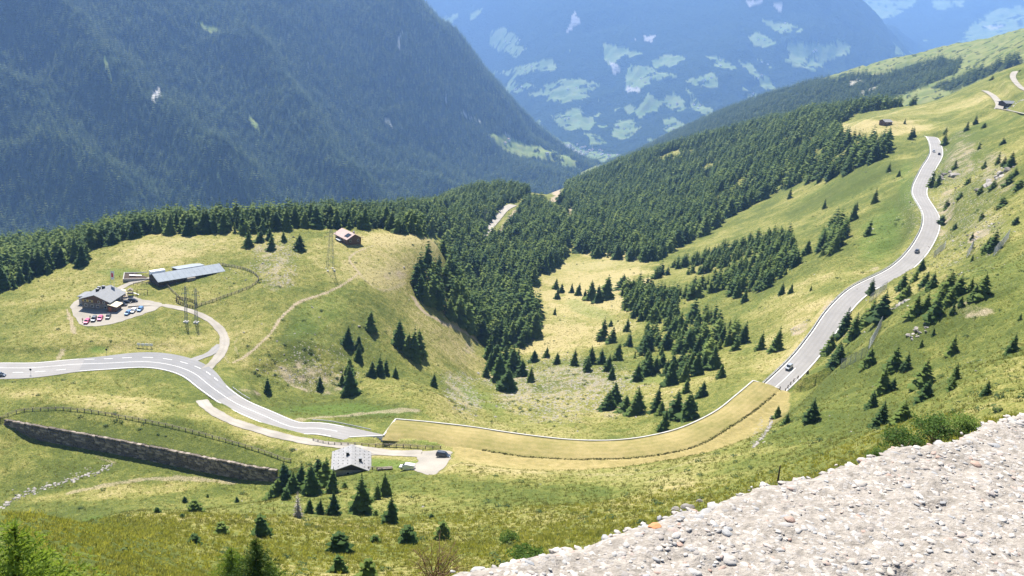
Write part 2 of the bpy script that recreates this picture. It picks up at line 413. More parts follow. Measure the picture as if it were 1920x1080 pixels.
# the pass road: left part, gallery, right part as one line
road_l = [spot(-140, 690), spot(-60, 689)] + [spot(x, y) for x, y in ((0, 688), (60, 687), (140, 684), (200, 681), (270, 679), (320, 684), (362, 699), (398, 727), (440, 755), (490, 779), (550, 798), (615, 808))]
road_r = [spot(x, y, 280) for x, y in ((1500, 682), (1540, 632), (1572, 582), (1615, 543), (1690, 503), (1733, 455), (1747, 405), (1724, 362), (1738, 322), (1756, 287), (1749, 257))]
last = road_r[-1]; road_r += [Vector((last.x + 3, last.y + 14, last.z - 1.5))]
ROAD = resample(road_l + [Vector(p) for p in mid[4::12]] + road_r, 2.0)
ROAD[:, 2] = smooth1(ROAD[:, 2], 200)
RW = 4.6
iwide = int(np.argmin(np.hypot(ROAD[:, 0] - spot(398, 727).x, ROAD[:, 1] - spot(398, 727).y)))
cut(ROAD[:iwide + 2], 12.0, 6.0, 0.14)
Droad = cut(ROAD, RW + 1.0, 7.0, 0.14)
# hollow under the gallery roof
Dm, Zm, SDm, Tm = poly_dist(gX, gY, mid, 14); Dm = np.where(np.isfinite(Dm), Dm, 1e6)
Di, Zi, SDi, Ti = poly_dist(gX, gY, G_IN, 30); Di = np.where(np.isfinite(Di), Di, 1e6)
inspan = (Ti > 0.01) & (Ti < nG - 1.01)
hill = (SDi < 0) & (Di < 26) & inspan                       # the hillside on the viewer's side meets the roof
w = np.where(hill, 1 - sstep(1.2, 24, Di), 0); gZ = gZ * (1 - w) + (Zi + 0.05 * Di) * w
under = (SDi >= 0) & (Di < 30) & inspan & (Di > 0.9) & (Dm < 12)
gZ = np.where(under, np.minimum(gZ, Zi - G_DEPTH - 0.3), gZ)

# retaining wing wall at the left portal: the bank on the viewer's side stands at its top
_a0, _a1, _a2 = Vector(tuple(G_IN[0])), spot(690, 822), spot(650, 820)
_q = np.linspace(0, 1, 12); WING = np.array([tuple(at_z(719 - 64 * u, 817 + 3 * u, -125.2 - 7.2 * u)) for u in _q])
Dw, Zw, SDw, Tw = poly_dist(gX, gY, WING, 16); Dw = np.where(np.isfinite(Dw), Dw, 1e6)
sgn = -1 if True else 1
bank = ((SDw > 0) & (Tw > .01) & (Tw < len(WING) - 1.01)) | ((Dw < 1e5) & (Tw <= .01) & (SDi < 0))
w = np.where(bank, 1 - sstep(2.5, 10, Dw), 0); gZ = gZ * (1 - w) + (Zw - .05) * w
SERVICE = line_spots(((378, 750), (392, 765), (432, 786), (500, 811), (570, 829), (640, 837), (720, 843), (790, 850)), 2.0, 60)
cut(SERVICE, 3.0, 5.0, 0.12)
ACCESS = line_spots(((378, 700), (392, 688), (408, 672), (420, 650), (418, 626), (396, 602), (360, 583), (320, 574), (282, 570), (240, 572)), 2.0, 40)
cut(ACCESS, 2.6, 4.0, 0.12)
SPUR = line_spots(((345, 682), (372, 672), (395, 662), (414, 646)), 2.0, 20)
cut(SPUR, 2.2, 3.0, 0.12)
TRACK = line_spots(((212, 548), (240, 533), (265, 525), (285, 520)), 2.0, 20)
UPPER = line_spots(((1846, 170), (1862, 180), (1874, 196), (1868, 208), (1856, 210)), 3.0, 10, 500)
UPPER2 = line_spots(((1862, 203), (1880, 205), (1905, 210), (1960, 222)), 3.0, 10, 500)
UPPER3 = line_spots(((1950, 178), (1920, 168), (1904, 154), (1899, 142), (1908, 134), (1940, 128)), 3.0, 10, 500)
CLEAR = line_spots(((900, 446), (915, 428), (930, 410), (945, 393), (962, 384)), 3.0, 20, 500)
for l_, h_ in ((UPPER, 4), (UPPER2, 3.5), (UPPER3, 4), (CLEAR, 5)): cut(l_, h_ + 1, 8, 0.4)
# level yards: restaurant car park, hut parking
def yard(poly_px, blend=6.0):
    global gZ
    P = [spot(x, y) for x, y in poly_px]; zc = np.array([tuple(p) for p in P])
    A = np.c_[zc[:, :2], np.ones(len(zc))]; co = np.linalg.lstsq(A, zc[:, 2], rcond=None)[0]
    L = np.array([tuple(p) for p in P + [P[0]]]); Dp, _, _, _ = poly_dist(gX, gY, L, blend + 3)
    ins = in_poly(gX, gY, [(p.x, p.y) for p in P]); Dp = np.where(np.isfinite(Dp), Dp, 1e6)
    w = np.where(ins, 1.0, 1 - sstep(0.5, blend, Dp)); pl = co[0] * gX + co[1] * gY + co[2]
    gZ = gZ * (1 - w) + (pl - 0.12) * w
    return P, co
YARD_PX = [(131, 576), (145, 563), (163, 559), (190, 552), (215, 545), (265, 560), (300, 569), (300, 577), (262, 591), (205, 607), (160, 611), (146, 602), (138, 590)]
YARD, YARD_PL = yard(YARD_PX)
LOT_PX = [(690, 838), (760, 843), (838, 842), (846, 852), (840, 866), (815, 882), (775, 884), (785, 868), (765, 858), (690, 853)]
LOT, LOT_PL = yard(LOT_PX)

# ------------------------------------------------------------------ fine relief and what grows or lies where (per vertex)
keep = sstep(RW + 2, RW + 14, np.where(np.isfinite(Droad), Droad, 1e6))
for l_, h_ in ((SERVICE, 3), (ACCESS, 3), (SPUR, 2.5), (CLEAR, 6), (G_IN, 12), (G_OUT, 12)):
    Dq, _, _, _ = poly_dist(gX, gY, l_, 24); Dq = np.where(np.isfinite(Dq), Dq, 1e6); keep = keep * sstep(h_, h_ + 8, Dq)
for P in (YARD, LOT):
    L = np.array([tuple(p) for p in P + [P[0]]]); Dp, _, _, _ = poly_dist(gX, gY, L, 12); Dp = np.where(np.isfinite(Dp), Dp, 1e6)
    keep = keep * np.where(in_poly(gX, gY, [(p.x, p.y) for p in P]), 0, sstep(1, 9, Dp))
Dq, _, _, _ = poly_dist(gX, gY, WALL_TOP, 12); keep = keep * sstep(1.5, 9, np.where(np.isfinite(Dq), Dq, 1e6))
gPX, gPY = project(gX, gY, gZ)
WOB = 0.35 * fbm(gX / 9, gY / 9, 3, 5)
def blob(px, py, rx, ry, rot=0.0):
    c, s_ = math.cos(math.radians(rot)), math.sin(math.radians(rot)); dx = gPX - px; dy = gPY - py
    u = (dx * c + dy * s_) / rx; v = (-dx * s_ + dy * c) / ry
    out = np.zeros_like(gZ); k = (np.abs(dx) < 2 * max(rx, ry)) & (np.abs(dy) < 2 * max(rx, ry))
    out[k] = 1 - sstep(0.55, 1.15, np.sqrt(u[k] * u[k] + v[k] * v[k]) + WOB[k])
    return out
right = sstep(1400, 1560, gPX) * sstep(150, 260, gPY)                         # rougher, rockier alpine slope on the right
rough = 0.25 + 1.3 * right + 1.1 * blob(1000, 700, 200, 130) + 2.0 * blob(590, 690, 110, 60) + 0.5 * blob(540, 500, 60, 90)
nearw = np.clip(gR / 60, 0.12, 1)
gZ = gZ + keep * nearw * (1.5 * rough * fbm(gX / 28, gY / 28, 3, 1) + 0.55 * rough * fbm(gX / 7.5, gY / 7.5, 3, 2) + 0.16 * (0.6 + rough) * fbm(gX / 2.2, gY / 2.2, 3, 3))
# sheep-track terracettes on the steep grass
gZ = gZ + keep * nearw * 0.10 * np.sin((gZ + 1.2 * fbm(gX / 16, gY / 16, 2, 9)) * 4.2) * sstep(0.1, 0.5, fbm(gX / 45, gY / 45, 2, 12) + 0.5)

ATT = {}
big = fbm(gX / 90, gY / 90, 3, 20); medn = fbm(gX / 22, gY / 22, 3, 21); sml = fbm(gX / 5, gY / 5, 3, 22)
dry = 0.36 + 0.42 * big + 0.34 * medn + 0.22 * sml
for a in ((700, 480, 150, 60, 0, .35), (850, 640, 120, 60, 0, .15), (1120, 500, 140, 60, -15, .55), (1100, 590, 140, 60, -20, .45), (1050, 640, 120, 40, 0, .3),
          (250, 760, 330, 22, 6, .35), (500, 820, 120, 20, 15, .4), (300, 650, 140, 25, 0, .2), (330, 470, 140, 25, -8, .3), (1500, 620, 140, 40, -45, .25), (1450, 600, 140, 40, -35, .3),
          (1650, 240, 110, 18, 0, .6), (1750, 205, 140, 14, -12, .3), (950, 880, 380, 22, 4, .3), (400, 880, 90, 12, 8, .35), (250, 920, 240, 14, -5, .4), (720, 520, 40, 14, 0, .6), (760, 450, 90, 12, 5, .35), (560, 640, 40, 60, 0, -.3),
          (1700, 700, 260, 110, -25, -.2), (1800, 560, 160, 70, 0, -.12), (1500, 850, 220, 60, -20, -.16), (100, 1040, 300, 80, 0, -.3), (600, 1040, 330, 60, 0, -.05), (1000, 930, 200, 40, 0, -.1), (660, 770, 150, 22, 0, -.35), (250, 815, 240, 16, 10, -.25),
          (1680, 420, 40, 90, 15, -.3), (1600, 330, 120, 30, -30, -.2), (1850, 400, 100, 130, 0, -.12)):
    dry = dry + a[5] * blob(*a[:5])
ATT['dry'] = np.clip(dry, 0, 1)
lush = np.zeros_like(gZ)
for a in ((185, 655, 20, 8, 0, .9), (220, 510, 40, 9, 0, .6), (600, 590, 70, 40, -30, .35), (730, 870, 75, 10, 3, 1.0), (800, 830, 60, 6, 2, .7), (1650, 440, 40, 70, 20, .5), (1700, 350, 18, 50, 0, .4),
          (1110, 585, 60, 14, 20, .5), (1220, 710, 60, 10, 0, .6), (650, 770, 120, 14, 0, .6), (900, 750, 70, 20, 30, .5), (180, 985, 50, 18, 0, .6), (350, 460, 40, 10, 0, .3)):
    lush = np.maximum(lush, a[5] * blob(*a[:5]))
ATT['lush'] = np.clip(lush + 0.25 * np.clip(fbm(gX / 40, gY / 40, 2, 31), 0, 1), 0, 1)
PN = fbm(gX / 4, gY / 4, 2, 40)
dirt = np.zeros_like(gZ)
def path(pts, half, amount, wob=0.6, rmin=2.0):
    global dirt
    L = line_spots(pts, 2.0, 3, rmin); Dq, _, _, _ = poly_dist(gX, gY, L, half * 4 + 4); Dq = np.where(np.isfinite(Dq), Dq, 1e6)
    dirt = np.maximum(dirt, amount * (1 - sstep(half * 0.6, half * 1.5, Dq * (1 + wob * PN))))
    return L
path(((436, 680), (470, 660), (505, 628), (528, 595), (560, 567), (600, 553), (640, 535), (660, 522), (673, 512)), 0.75, .68)
path(((673, 512), (660, 495), (655, 487), (660, 478), (674, 470), (700, 460)), 0.7, .6)
path(((673, 512), (690, 530), (720, 545), (760, 530)), 1.2, .45)
path(((125, 580), (133, 600), (136, 615), (140, 625)), 0.9, .6)
path(((118, 655), (112, 668), (106, 680)), 1.0, .5)
path(((778, 560), (795, 585), (830, 605), (870, 622), (895, 640)), 1.5, .7)
path(((130, 925), (230, 905), (330, 897), (440, 905)), 1.4, .5)
path(((850, 872), (960, 884), (1100, 890), (1250, 880), (1340, 850)), 1.6, .35)
path(((560, 790), (600, 783), (680, 776), (780, 770)), 2.0, .5)
path(((430, 640), (422, 665), (428, 680)), 0.8, .4); path(((450, 625), (440, 645), (446, 665)), 0.7, .4)
path(((945, 438), (960, 415), (975, 395)), 6.0, .9, .3, 500); path(((1040, 378), (1050, 366), (1042, 358)), 7.0, .8, .3, 700)
path(((1060, 420), (1064, 400), (1070, 385)), 5.0, .6, .3, 700)
DN = 0.55 + 0.45 * sstep(-.2, .5, fbm(gX / 3, gY / 3, 2, 44))
for a in ((1835, 440, 26, 10, -25, .9), (1560, 570, 22, 8, -25, .8), (1500, 615, 24, 10, -30, .8), (1640, 505, 14, 5, -20, .7), (1830, 580, 50, 14, 0, .55), (560, 715, 40, 12, 25, .6), (470, 735, 30, 6, 15, .6), (880, 655, 18, 10, 40, .6), (740, 517, 30, 10, 0, .6),
          (230, 605, 30, 4, 0, .4), (500, 470, 28, 14, 0, .5), (520, 505, 44, 56, 0, .5), (1080, 720, 120, 40, 0, .5), (1260, 760, 50, 18, 0, .5), (960, 720, 70, 40, 0, .5), (1060, 770, 150, 24, 0, .45), (590, 705, 90, 30, 15, .6), (870, 740, 30, 60, -40, .5), (310, 900, 60, 5, 4, .5), (200, 862, 30, 5, 20, .5), (80, 800, 30, 5, 15, .4), (1870, 320, 40, 50, 0, .55), (1800, 300, 34, 60, 15, .55), (1772, 395, 20, 60, 10, .6), (1850, 420, 50, 40, 0, .4)):
    dirt = np.maximum(dirt, a[5] * blob(*a[:5]) * DN)
ATT['dirt'] = np.clip(dirt, 0, 1)
stone = np.zeros_like(gZ)
for a in ((515, 490, 55, 75, 0, .7), (1060, 730, 190, 70, 0, .85), (870, 740, 40, 60, -40, .8), (590, 690, 110, 50, 0, .6), (590, 640, 120, 70, 0, .3), (440, 520, 60, 30, 0, .4), (1180, 560, 80, 60, 0, .4), (1790, 380, 120, 160, 0, .62), (100, 905, 110, 9, -22, .6), (1420, 800, 12, 40, 25, .6), (1640, 600, 80, 30, -35, .35)):
    stone = np.maximum(stone, a[5] * blob(*a[:5]))
ATT['stone'] = np.clip(stone, 0, 1)
mown = np.where(hill | (SDi < 0) & (Di < 26), 1 - sstep(5, 16, Di + 3 * medn), 0) * (gPX > 850) * (gPX < 1480)
ATT['mown'] = np.clip(mown, 0, 1)

# ------------------------------------------------------------------ ground material: alpine pasture
def ground_material():
    m, nt, b = new_mat('alpine_pasture'); geo = N(nt, 'ShaderNodeNewGeometry').outputs['Position']
    n1 = noise_node(nt, geo, 0.05, 3, 0.62); n2 = noise_node(nt, geo, 0.42, 3, 0.65); n3 = noise_node(nt, geo, 2.3, 3, 0.7); n4 = noise_node(nt, geo, 14.0, 2, 0.7)
    sx = N(nt, 'ShaderNodeMapping'); sx.inputs['Scale'].default_value = (0.35, 0.35, 1.2); nt.links.new(geo, sx.inputs['Vector'])
    n5 = noise_node(nt, sx.outputs[0], 0.7, 2, 0.65)                                       # along the contours
    d = math_n(nt, 'ADD', attr(nt, 'dry'), math_n(nt, 'MULTIPLY', math_n(nt, 'SUBTRACT', n2, 0.5), 1.0))
    d = math_n(nt, 'ADD', d, math_n(nt, 'MULTIPLY', math_n(nt, 'SUBTRACT', n1, 0.5), 0.6))
    d = math_n(nt, 'ADD', d, math_n(nt, 'MULTIPLY', math_n(nt, 'SUBTRACT', n3, 0.5), 1.3))
    d = math_n(nt, 'ADD', d, math_n(nt, 'MULTIPLY', math_n(nt, 'SUBTRACT', n5, 0.5), 0.35), True)
    grass = ramp(nt, d, [(0.0, (0.078, 0.098, 0.021)), (0.28, (0.130, 0.145, 0.032)), (0.52, (0.208, 0.200, 0.054)), (0.75, (0.292, 0.258, 0.092)), (1.0, (0.40, 0.33, 0.155))])
    grass = mixc(nt, math_n(nt, 'MULTIPLY', attr(nt, 'lush'), 0.7), grass, (0.10, 0.175, 0.03))
    tuft = ramp(nt, n3, [(0.30, 0.0), (0.62, 1.0)])
    grass = mixc(nt, math_n(nt, 'SUBTRACT', 0.42, math_n(nt, 'MULTIPLY', tuft, 0.42)), grass, (0.035, 0.052, 0.014))
    # mown hay strip
    straw = ramp(nt, n2, [(0.3, (0.25, 0.205, 0.08)), (0.7, (0.37, 0.29, 0.13))])
    grass = mixc(nt, math_n(nt, 'MULTIPLY', attr(nt, 'mown'), 0.8), grass, straw)
    earth = ramp(nt, n3, [(0.25, (0.20, 0.15, 0.10)), (0.55, (0.36, 0.29, 0.20)), (0.8, (0.47, 0.40, 0.30))])
    dm = math_n(nt, 'MULTIPLY', math_n(nt, 'SUBTRACT', math_n(nt, 'ADD', attr(nt, 'dirt'), math_n(nt, 'MULTIPLY', math_n(nt, 'SUBTRACT', n3, 0.5), 0.8)), 0.28), 2.4, True)
    grass = mixc(nt, dm, grass, earth)
    rockc = ramp(nt, n4, [(0.3, (0.17, 0.155, 0.135)), (0.7, (0.33, 0.305, 0.265))])
    vor = N(nt, 'ShaderNodeTexVoronoi'); vor.inputs['Scale'].default_value = 0.75; nt.links.new(geo, vor.inputs['Vector'])
    lim = math_n(nt, 'MULTIPLY', math_n(nt, 'MULTIPLY', attr(nt, 'stone'), n2), 1.0)
    sm = math_n(nt, 'MULTIPLY', math_n(nt, 'SUBTRACT', lim, vor.outputs['Distance']), 9.0, True)
    grass = mixc(nt, sm, grass, rockc)
    nt.links.new(grass, b.inputs['Base Color']); b.inputs['Roughness'].default_value = 0.9; b.inputs['Specular IOR Level'].default_value = 0.08
    h = math_n(nt, 'ADD', math_n(nt, 'MULTIPLY', n2, 0.8), math_n(nt, 'ADD', math_n(nt, 'MULTIPLY', n3, 0.35), math_n(nt, 'MULTIPLY', n4, 0.06)))
    bump(nt, b, h, 0.9, 0.9)
    return m
M_GROUND = ground_material()
def grid_mesh(name, X, Y, Z, mat, atts):
    nr, na = Z.shape; I = np.arange(nr * na).reshape(nr, na)
    Fq = np.stack([I[:-1, :-1], I[1:, :-1], I[1:, 1:], I[:-1, 1:]], -1).reshape(-1, 4)[:, ::-1]
    me = np_mesh(name, np.stack([X, Y, Z], -1).reshape(-1, 3), Fq, mat, True)
    for k, v in atts.items():
        a = me.attributes.new(k, 'FLOAT', 'POINT'); a.data.foreach_set('value', v.astype(np.float32).ravel())
    return me
tag(link('ground', grid_mesh('ground', gX, gY, gZ, M_GROUND, ATT)), kind='structure')

# ------------------------------------------------------------------ far hills and mountains: own sheets, own distances
HAZE_TOP = 60.0
def far_sheet(name, pts, az0, az1, daz, r0, r1, nr, relief, seed, mat, meadows, rocks, spurs=(), wood=(), extra=None):
    ev = tps([azr(*p) if p[1] < 1000 else (math.radians(p[0]), p[1], p[2]) for p in pts], 2.5, 1e-4)
    az = np.radians(np.arange(az0, az1, daz)); rr = np.exp(np.linspace(math.log(r0), math.log(r1), nr))
    A, R = np.meshgrid(az, rr); ca, crr = np.meshgrid(np.radians(np.arange(az0 - .5, az1 + .6, .5)), np.linspace(math.log(r0 * .99), math.log(r1 * 1.01), 160))
    cz = ev(ca, np.exp(crr)); Zs = bil(cz, math.radians(az0 - .5), math.radians(.5), math.log(r0 * .99), (math.log(r1 * 1.01) - math.log(r0 * .99)) / 159, A, np.log(R))
    X = R * np.sin(A); Y = R * np.cos(A)
    for line, amp, wid in spurs:
        L = np.array([(r * math.sin(ray(x, y)[0]), r * math.cos(ray(x, y)[0])) for x, y, r in line]); L = resample(L, 60)
        Dq, _, SDq, _ = poly_dist(X, Y, L, wid * 4); Dq = np.where(np.isfinite(Dq), Dq, 1e6)
        Zs = Zs + amp * np.exp(-(Dq / np.where(SDq > 0, wid, wid * .8)) ** 2 / 2)
    g = relief * 9
    Zs = Zs + relief * (1 - 2 * np.abs(fbm(X / g + .6 * fbm(X / g, Y / g, 2, seed + 9), Y / g, 4, seed, .5))) + relief * .25 * fbm(X / relief, Y / relief, 3, seed + 3)
    Zs = np.maximum(Zs, -1400 + 12 * fbm(X / 300, Y / 300, 2, seed))
    PX, PY = project(X, Y, Zs)
    wx = 16 * fbm(X / (relief * 2.2), Y / (relief * 2.2), 5, seed + 5, .6); wy = 11 * fbm(X / (relief * 2.2), Y / (relief * 2.2), 5, seed + 6, .6); mott = fbm(X / (relief * .9), Y / (relief * .9), 4, seed + 15, .6)
    md = np.zeros_like(Zs); rk = np.zeros_like(Zs)
    for p in meadows: md = np.maximum(md, in_poly(PX + wx * .7, PY + wy * .7, p).astype(float) * sstep(-.36, -.24, mott))
    if extra is not None:
        md = np.maximum(md, (in_poly(PX + wx, PY + wy, extra) & (fbm(X / 260, Y / 420, 4, seed + 31, .55) > .30)).astype(float))
    for p in wood: md = np.where(in_poly(PX + wx * .5, PY + wy * .5, p), 0.12, md)
    for p in rocks: rk = np.maximum(rk, in_poly(PX + wx * .5, PY + wy * .5, p).astype(float))
    global HAZE_TOP
    HAZE_TOP = max(HAZE_TOP, float(Zs.max()) + 40); print('SHEET', name, Zs.min().round(), Zs.max().round())
    o = tag(link(name, grid_mesh(name, X, Y, Zs, mat, {'meadow': md, 'rock': rk})), kind='structure')
    return X, Y, Zs, PX, PY, md, rk
def hill_material(name, sc, forest, pasture, bare, bd=8.0):
    m, nt, b = new_mat(name); geo = N(nt, 'ShaderNodeNewGeometry').outputs['Position']
    a1 = noise_node(nt, geo, 1.0 / sc, 3, 0.7); a2 = noise_node(nt, geo, 0.09 / sc, 3, 0.6); a3 = noise_node(nt, geo, 0.35 / sc, 2, 0.6)
    fo = ramp(nt, a1, [(0.3, [c * .45 for c in forest]), (0.55, forest), (0.75, [c * 1.7 for c in forest])])
    fo = mixc(nt, math_n(nt, 'MULTIPLY', a2, 0.5), fo, [forest[0] * 1.9, forest[1] * 1.5, forest[2] * 1.2])
    pa = ramp(nt, a3, [(0.35, pasture), (0.65, [pasture[0] * 1.5, pasture[1] * 1.25, pasture[2] * 1.5])])
    col = mixc(nt, attr(nt, 'meadow'), fo, pa); col = mixc(nt, math_n(nt, 'MULTIPLY', attr(nt, 'rock'), 0.9), col, bare)
    nt.links.new(col, b.inputs['Base Color']); b.inputs['Roughness'].default_value = 0.95; b.inputs['Specular IOR Level'].default_value = 0.0
    bump(nt, b, math_n(nt, 'MULTIPLY', a1, math_n(nt, 'SUBTRACT', 1.15, attr(nt, 'meadow'))), 1.0, bd)
    return m
M_WOODSLOPE = hill_material('wooded_slope_floor', 14.0, (0.020, 0.032, 0.014), (0.15, 0.20, 0.06), (0.42, 0.40, 0.37), 6.0)
M_MASSIF = hill_material('distant_massif', 30.0, (0.022, 0.036, 0.018), (0.13, 0.18, 0.06), (0.36, 0.34, 0.32), 26.0)
M_RIDGE = hill_material('pasture_ridge', 12.0, (0.022, 0.036, 0.016), (0.135, 0.165, 0.052), (0.36, 0.33, 0.27), 4.0)

LEFT_PTS = [(-150, 480, 2350), (0, 430, 2600), (200, 410, 2650), (500, 385, 2850), (800, 345, 3600), (1000, 333, 4200), (1100, 318, 5000),
            (0, 220, 3100), (0, 0, 3700), (-150, 0, 3600), (-150, 240, 2900), (250, 220, 3200), (250, 0, 3850), (500, 220, 3500), (500, 0, 4200), (700, 200, 4000), (650, 60, 4350),
            (735, 0, 4600), (800, 55, 4750), (870, 110, 4900), (960, 200, 5000), (1030, 270, 5050), (850, 250, 4300), (930, 290, 4450), (980, 300, 4650), (400, -60, 4500), (0, -60, 4200), (700, -40, 4700),
            (-5, 5800, -520), (-2, 5900, -900), (2, 5900, -1150), (5, 6200, -1230), (-12, 5800, -120), (-20, 5600, 0), (-30, 5400, 100), (-36, 5000, 0)]
MD_LEFT = [[(917, 250), (943, 255), (961, 255), (986, 272), (1034, 277), (1099, 310), (1059, 310), (1005, 299), (968, 292), (943, 281)],
           [(194, 102), (199, 103), (212, 147), (200, 135)], [(468, 218), (486, 240), (488, 250), (472, 235)], [(355, 38), (400, 48), (430, 70), (395, 60)], [(405, 325), (418, 335), (412, 350)], [(367, 383), (385, 384), (430, 402), (410, 408), (370, 392)]]
RK_LEFT = [[(287, 170), (300, 162), (303, 175), (290, 192), (284, 188)], [(752, 58), (756, 60), (750, 85), (742, 95)], [(838, 172), (842, 190), (846, 200), (838, 196)], [(868, 206), (900, 228), (898, 231), (866, 209)], [(722, 220), (735, 228), (738, 240), (724, 230)], [(575, 120), (580, 122), (574, 140)], [(947, 250), (960, 252), (956, 262)]]
SP_LEFT = [([(30, 20, 3500), (130, 80, 3300), (230, 170, 3100), (330, 250, 2950), (400, 330, 2800)], 150, 100), ([(480, 150, 3600), (560, 220, 3350), (610, 290, 3150), (660, 340, 3050)], 140, 105), ([(-60, 120, 3150), (60, 200, 2980), (110, 290, 2800), (150, 360, 2700)], 110, 95)]
LX, LY, LZ, LPX, LPY, LMD, LRK = far_sheet('wooded_mountain_slope', LEFT_PTS, -38, 9, 0.07, 2200, 6000, 300, 62, 50, M_WOODSLOPE, MD_LEFT, RK_LEFT, SP_LEFT)

CEN_PTS = [(985, 237, 8600), (1030, 258, 7900), (1080, 282, 7300), (1130, 297, 6900), (1180, 304, 6700), (1060, 240, 7900), (1150, 200, 8600), (1230, 250, 7600), (1000, 180, 9000), (1100, 100, 9600), (1250, 120, 9200), (1200, 20, 10400), (1100, 0, 10600), (1000, 80, 10000),
           (950, 0, 11500), (850, 60, 11800), (780, 0, 12800), (900, 140, 11000), (1450, 0, 10200), (1400, 100, 9300), (1400, 180, 8300), (1300, 210, 7900), (1560, 0, 10200), (1600, 30, 10250), (1640, 62, 10300), (1690, 102, 10300), (1550, 110, 9300), (1620, 120, 9600),
           (1300, -60, 11200), (1500, -50, 10800), (1000, -60, 12200), (24, 11600, -900), (20, 12000, -350), (12, 12800, 300), (-8, 14000, 600), (28, 10000, -900), (-10, 12500, -300), (6, 5600, -1240), (14, 5600, -1250), (0, 13000, 400)]
MD_CEN = [[(795, 5), (815, 20), (805, 38), (790, 25)], [(822, 47), (844, 29), (864, 29), (844, 51), (826, 62)], [(839, 67), (859, 66), (861, 78), (848, 81)], [(881, 31), (910, 11), (902, 26), (884, 35)],
          [(928, 51), (946, 51), (974, 67), (974, 84), (990, 91), (968, 106), (950, 95), (917, 87)], [(932, 135), (997, 120), (1037, 106), (1041, 135), (1019, 135), (968, 142)], [(953, 171), (983, 153), (1005, 164), (979, 173)],
          [(979, 180), (1056, 146), (1088, 148), (1125, 160), (1099, 182), (1059, 193), (1034, 179)], [(1030, 215), (1059, 211), (1088, 197), (1092, 237), (1074, 242), (1045, 230)], [(1154, 226), (1169, 221), (1203, 237), (1183, 257), (1165, 261), (1150, 252)],
          [(1180, 122), (1223, 128), (1271, 140), (1245, 148), (1209, 157), (1194, 171), (1176, 170), (1172, 146)], [(1238, 190), (1260, 173), (1296, 204), (1267, 211)], [(1285, 164), (1314, 193), (1340, 204), (1333, 219), (1296, 204)], [(1238, 226), (1260, 219), (1293, 237), (1267, 252), (1245, 244)],
          [(1428, 36), (1461, 40), (1504, 57), (1497, 62), (1453, 60)], [(1402, 69), (1419, 55), (1439, 69), (1457, 78), (1435, 86), (1417, 86)], [(1472, 78), (1504, 77), (1548, 87), (1570, 73), (1595, 86), (1588, 100), (1563, 106), (1530, 129), (1493, 124), (1475, 113)],
          [(1322, 102), (1359, 113), (1380, 124), (1373, 135), (1340, 120)], [(1384, 113), (1410, 124), (1439, 149), (1457, 170), (1424, 164), (1410, 142)], [(1420, 106), (1446, 124), (1439, 129)], [(1289, 149), (1340, 135), (1351, 142), (1348, 160), (1304, 160)], [(1402, 179), (1419, 173), (1417, 186)],
          [(985, 235), (1010, 238), (1060, 262), (1100, 280), (1180, 296), (1170, 305), (1100, 305), (1040, 278), (1000, 252)], [(890, 150), (912, 165), (930, 180), (915, 178)], [(1675, 70), (1690, 92), (1700, 100), (1680, 100)], [(1100, 250), (1130, 255), (1140, 268), (1105, 270)]]
RK_CEN = [[(1145, 117), (1160, 122), (1164, 136), (1150, 142)], [(1206, 68), (1228, 66), (1226, 80), (1210, 78)], [(1400, 0), (1440, 0), (1425, 9), (1404, 10)], [(1445, 5), (1470, 12), (1462, 22)], [(1188, 70), (1196, 72), (1192, 76)], [(1176, 160), (1196, 166), (1200, 172), (1176, 171)], [(1076, 18), (1086, 40), (1060, 66), (1072, 40)], [(1040, 262), (1058, 268), (1100, 290), (1090, 292), (1046, 270)]]
CX, CY, CZ, CPX, CPY, CMD, CRK = far_sheet('valley_and_massif', CEN_PTS, -12, 30, 0.07, 5300, 13500, 260, 75, 70, M_MASSIF, MD_CEN, RK_CEN, [([(1130, 5, 10400), (1190, 120, 9200), (1210, 200, 8300)], 120, 260), ([(1420, 20, 10000), (1370, 110, 9200), (1330, 170, 8500)], 120, 260)], extra=[(900, 120), (1110, 80), (1300, 110), (1480, 150), (1340, 225), (1250, 265), (1150, 245), (1040, 255), (950, 190)])
FAR_PTS = [(1500, 0, 15500), (1650, 60, 14500), (1720, 100, 13800), (1600, 0, 16000), (1750, 20, 15800), (1800, 60, 14800), (1900, 0, 16000), (1920, 60, 14500), (2050, 0, 15500), (2050, 60, 14400), (1780, -20, 16500), (1920, -30, 16500), (10, 17500, 400), (36, 17500, 500), (20, 13200, -300), (36, 13200, -200), (10, 13200, -300), (20, 10600, -1100), (36, 10600, -1000), (10, 10600, -1100), (26, 10600, -1100)]
MD_FAR = [[(1600, 0), (1720, 0), (1690, 25), (1640, 40), (1615, 45), (1575, 5)], [(1820, 45), (1870, 20), (1920, 5), (1920, 60), (1850, 80), (1800, 78)], [(1660, 78), (1700, 92), (1720, 104), (1690, 110)], [(1740, 0), (1820, 0), (1800, 14), (1760, 18)], [(1725, 72), (1736, 74), (1730, 78)]]
far_sheet('distant_range', FAR_PTS, 8, 40, 0.1, 10500, 17800, 130, 110, 90, M_MASSIF, MD_FAR, [[(1840, 50), (1880, 44), (1860, 56)]])
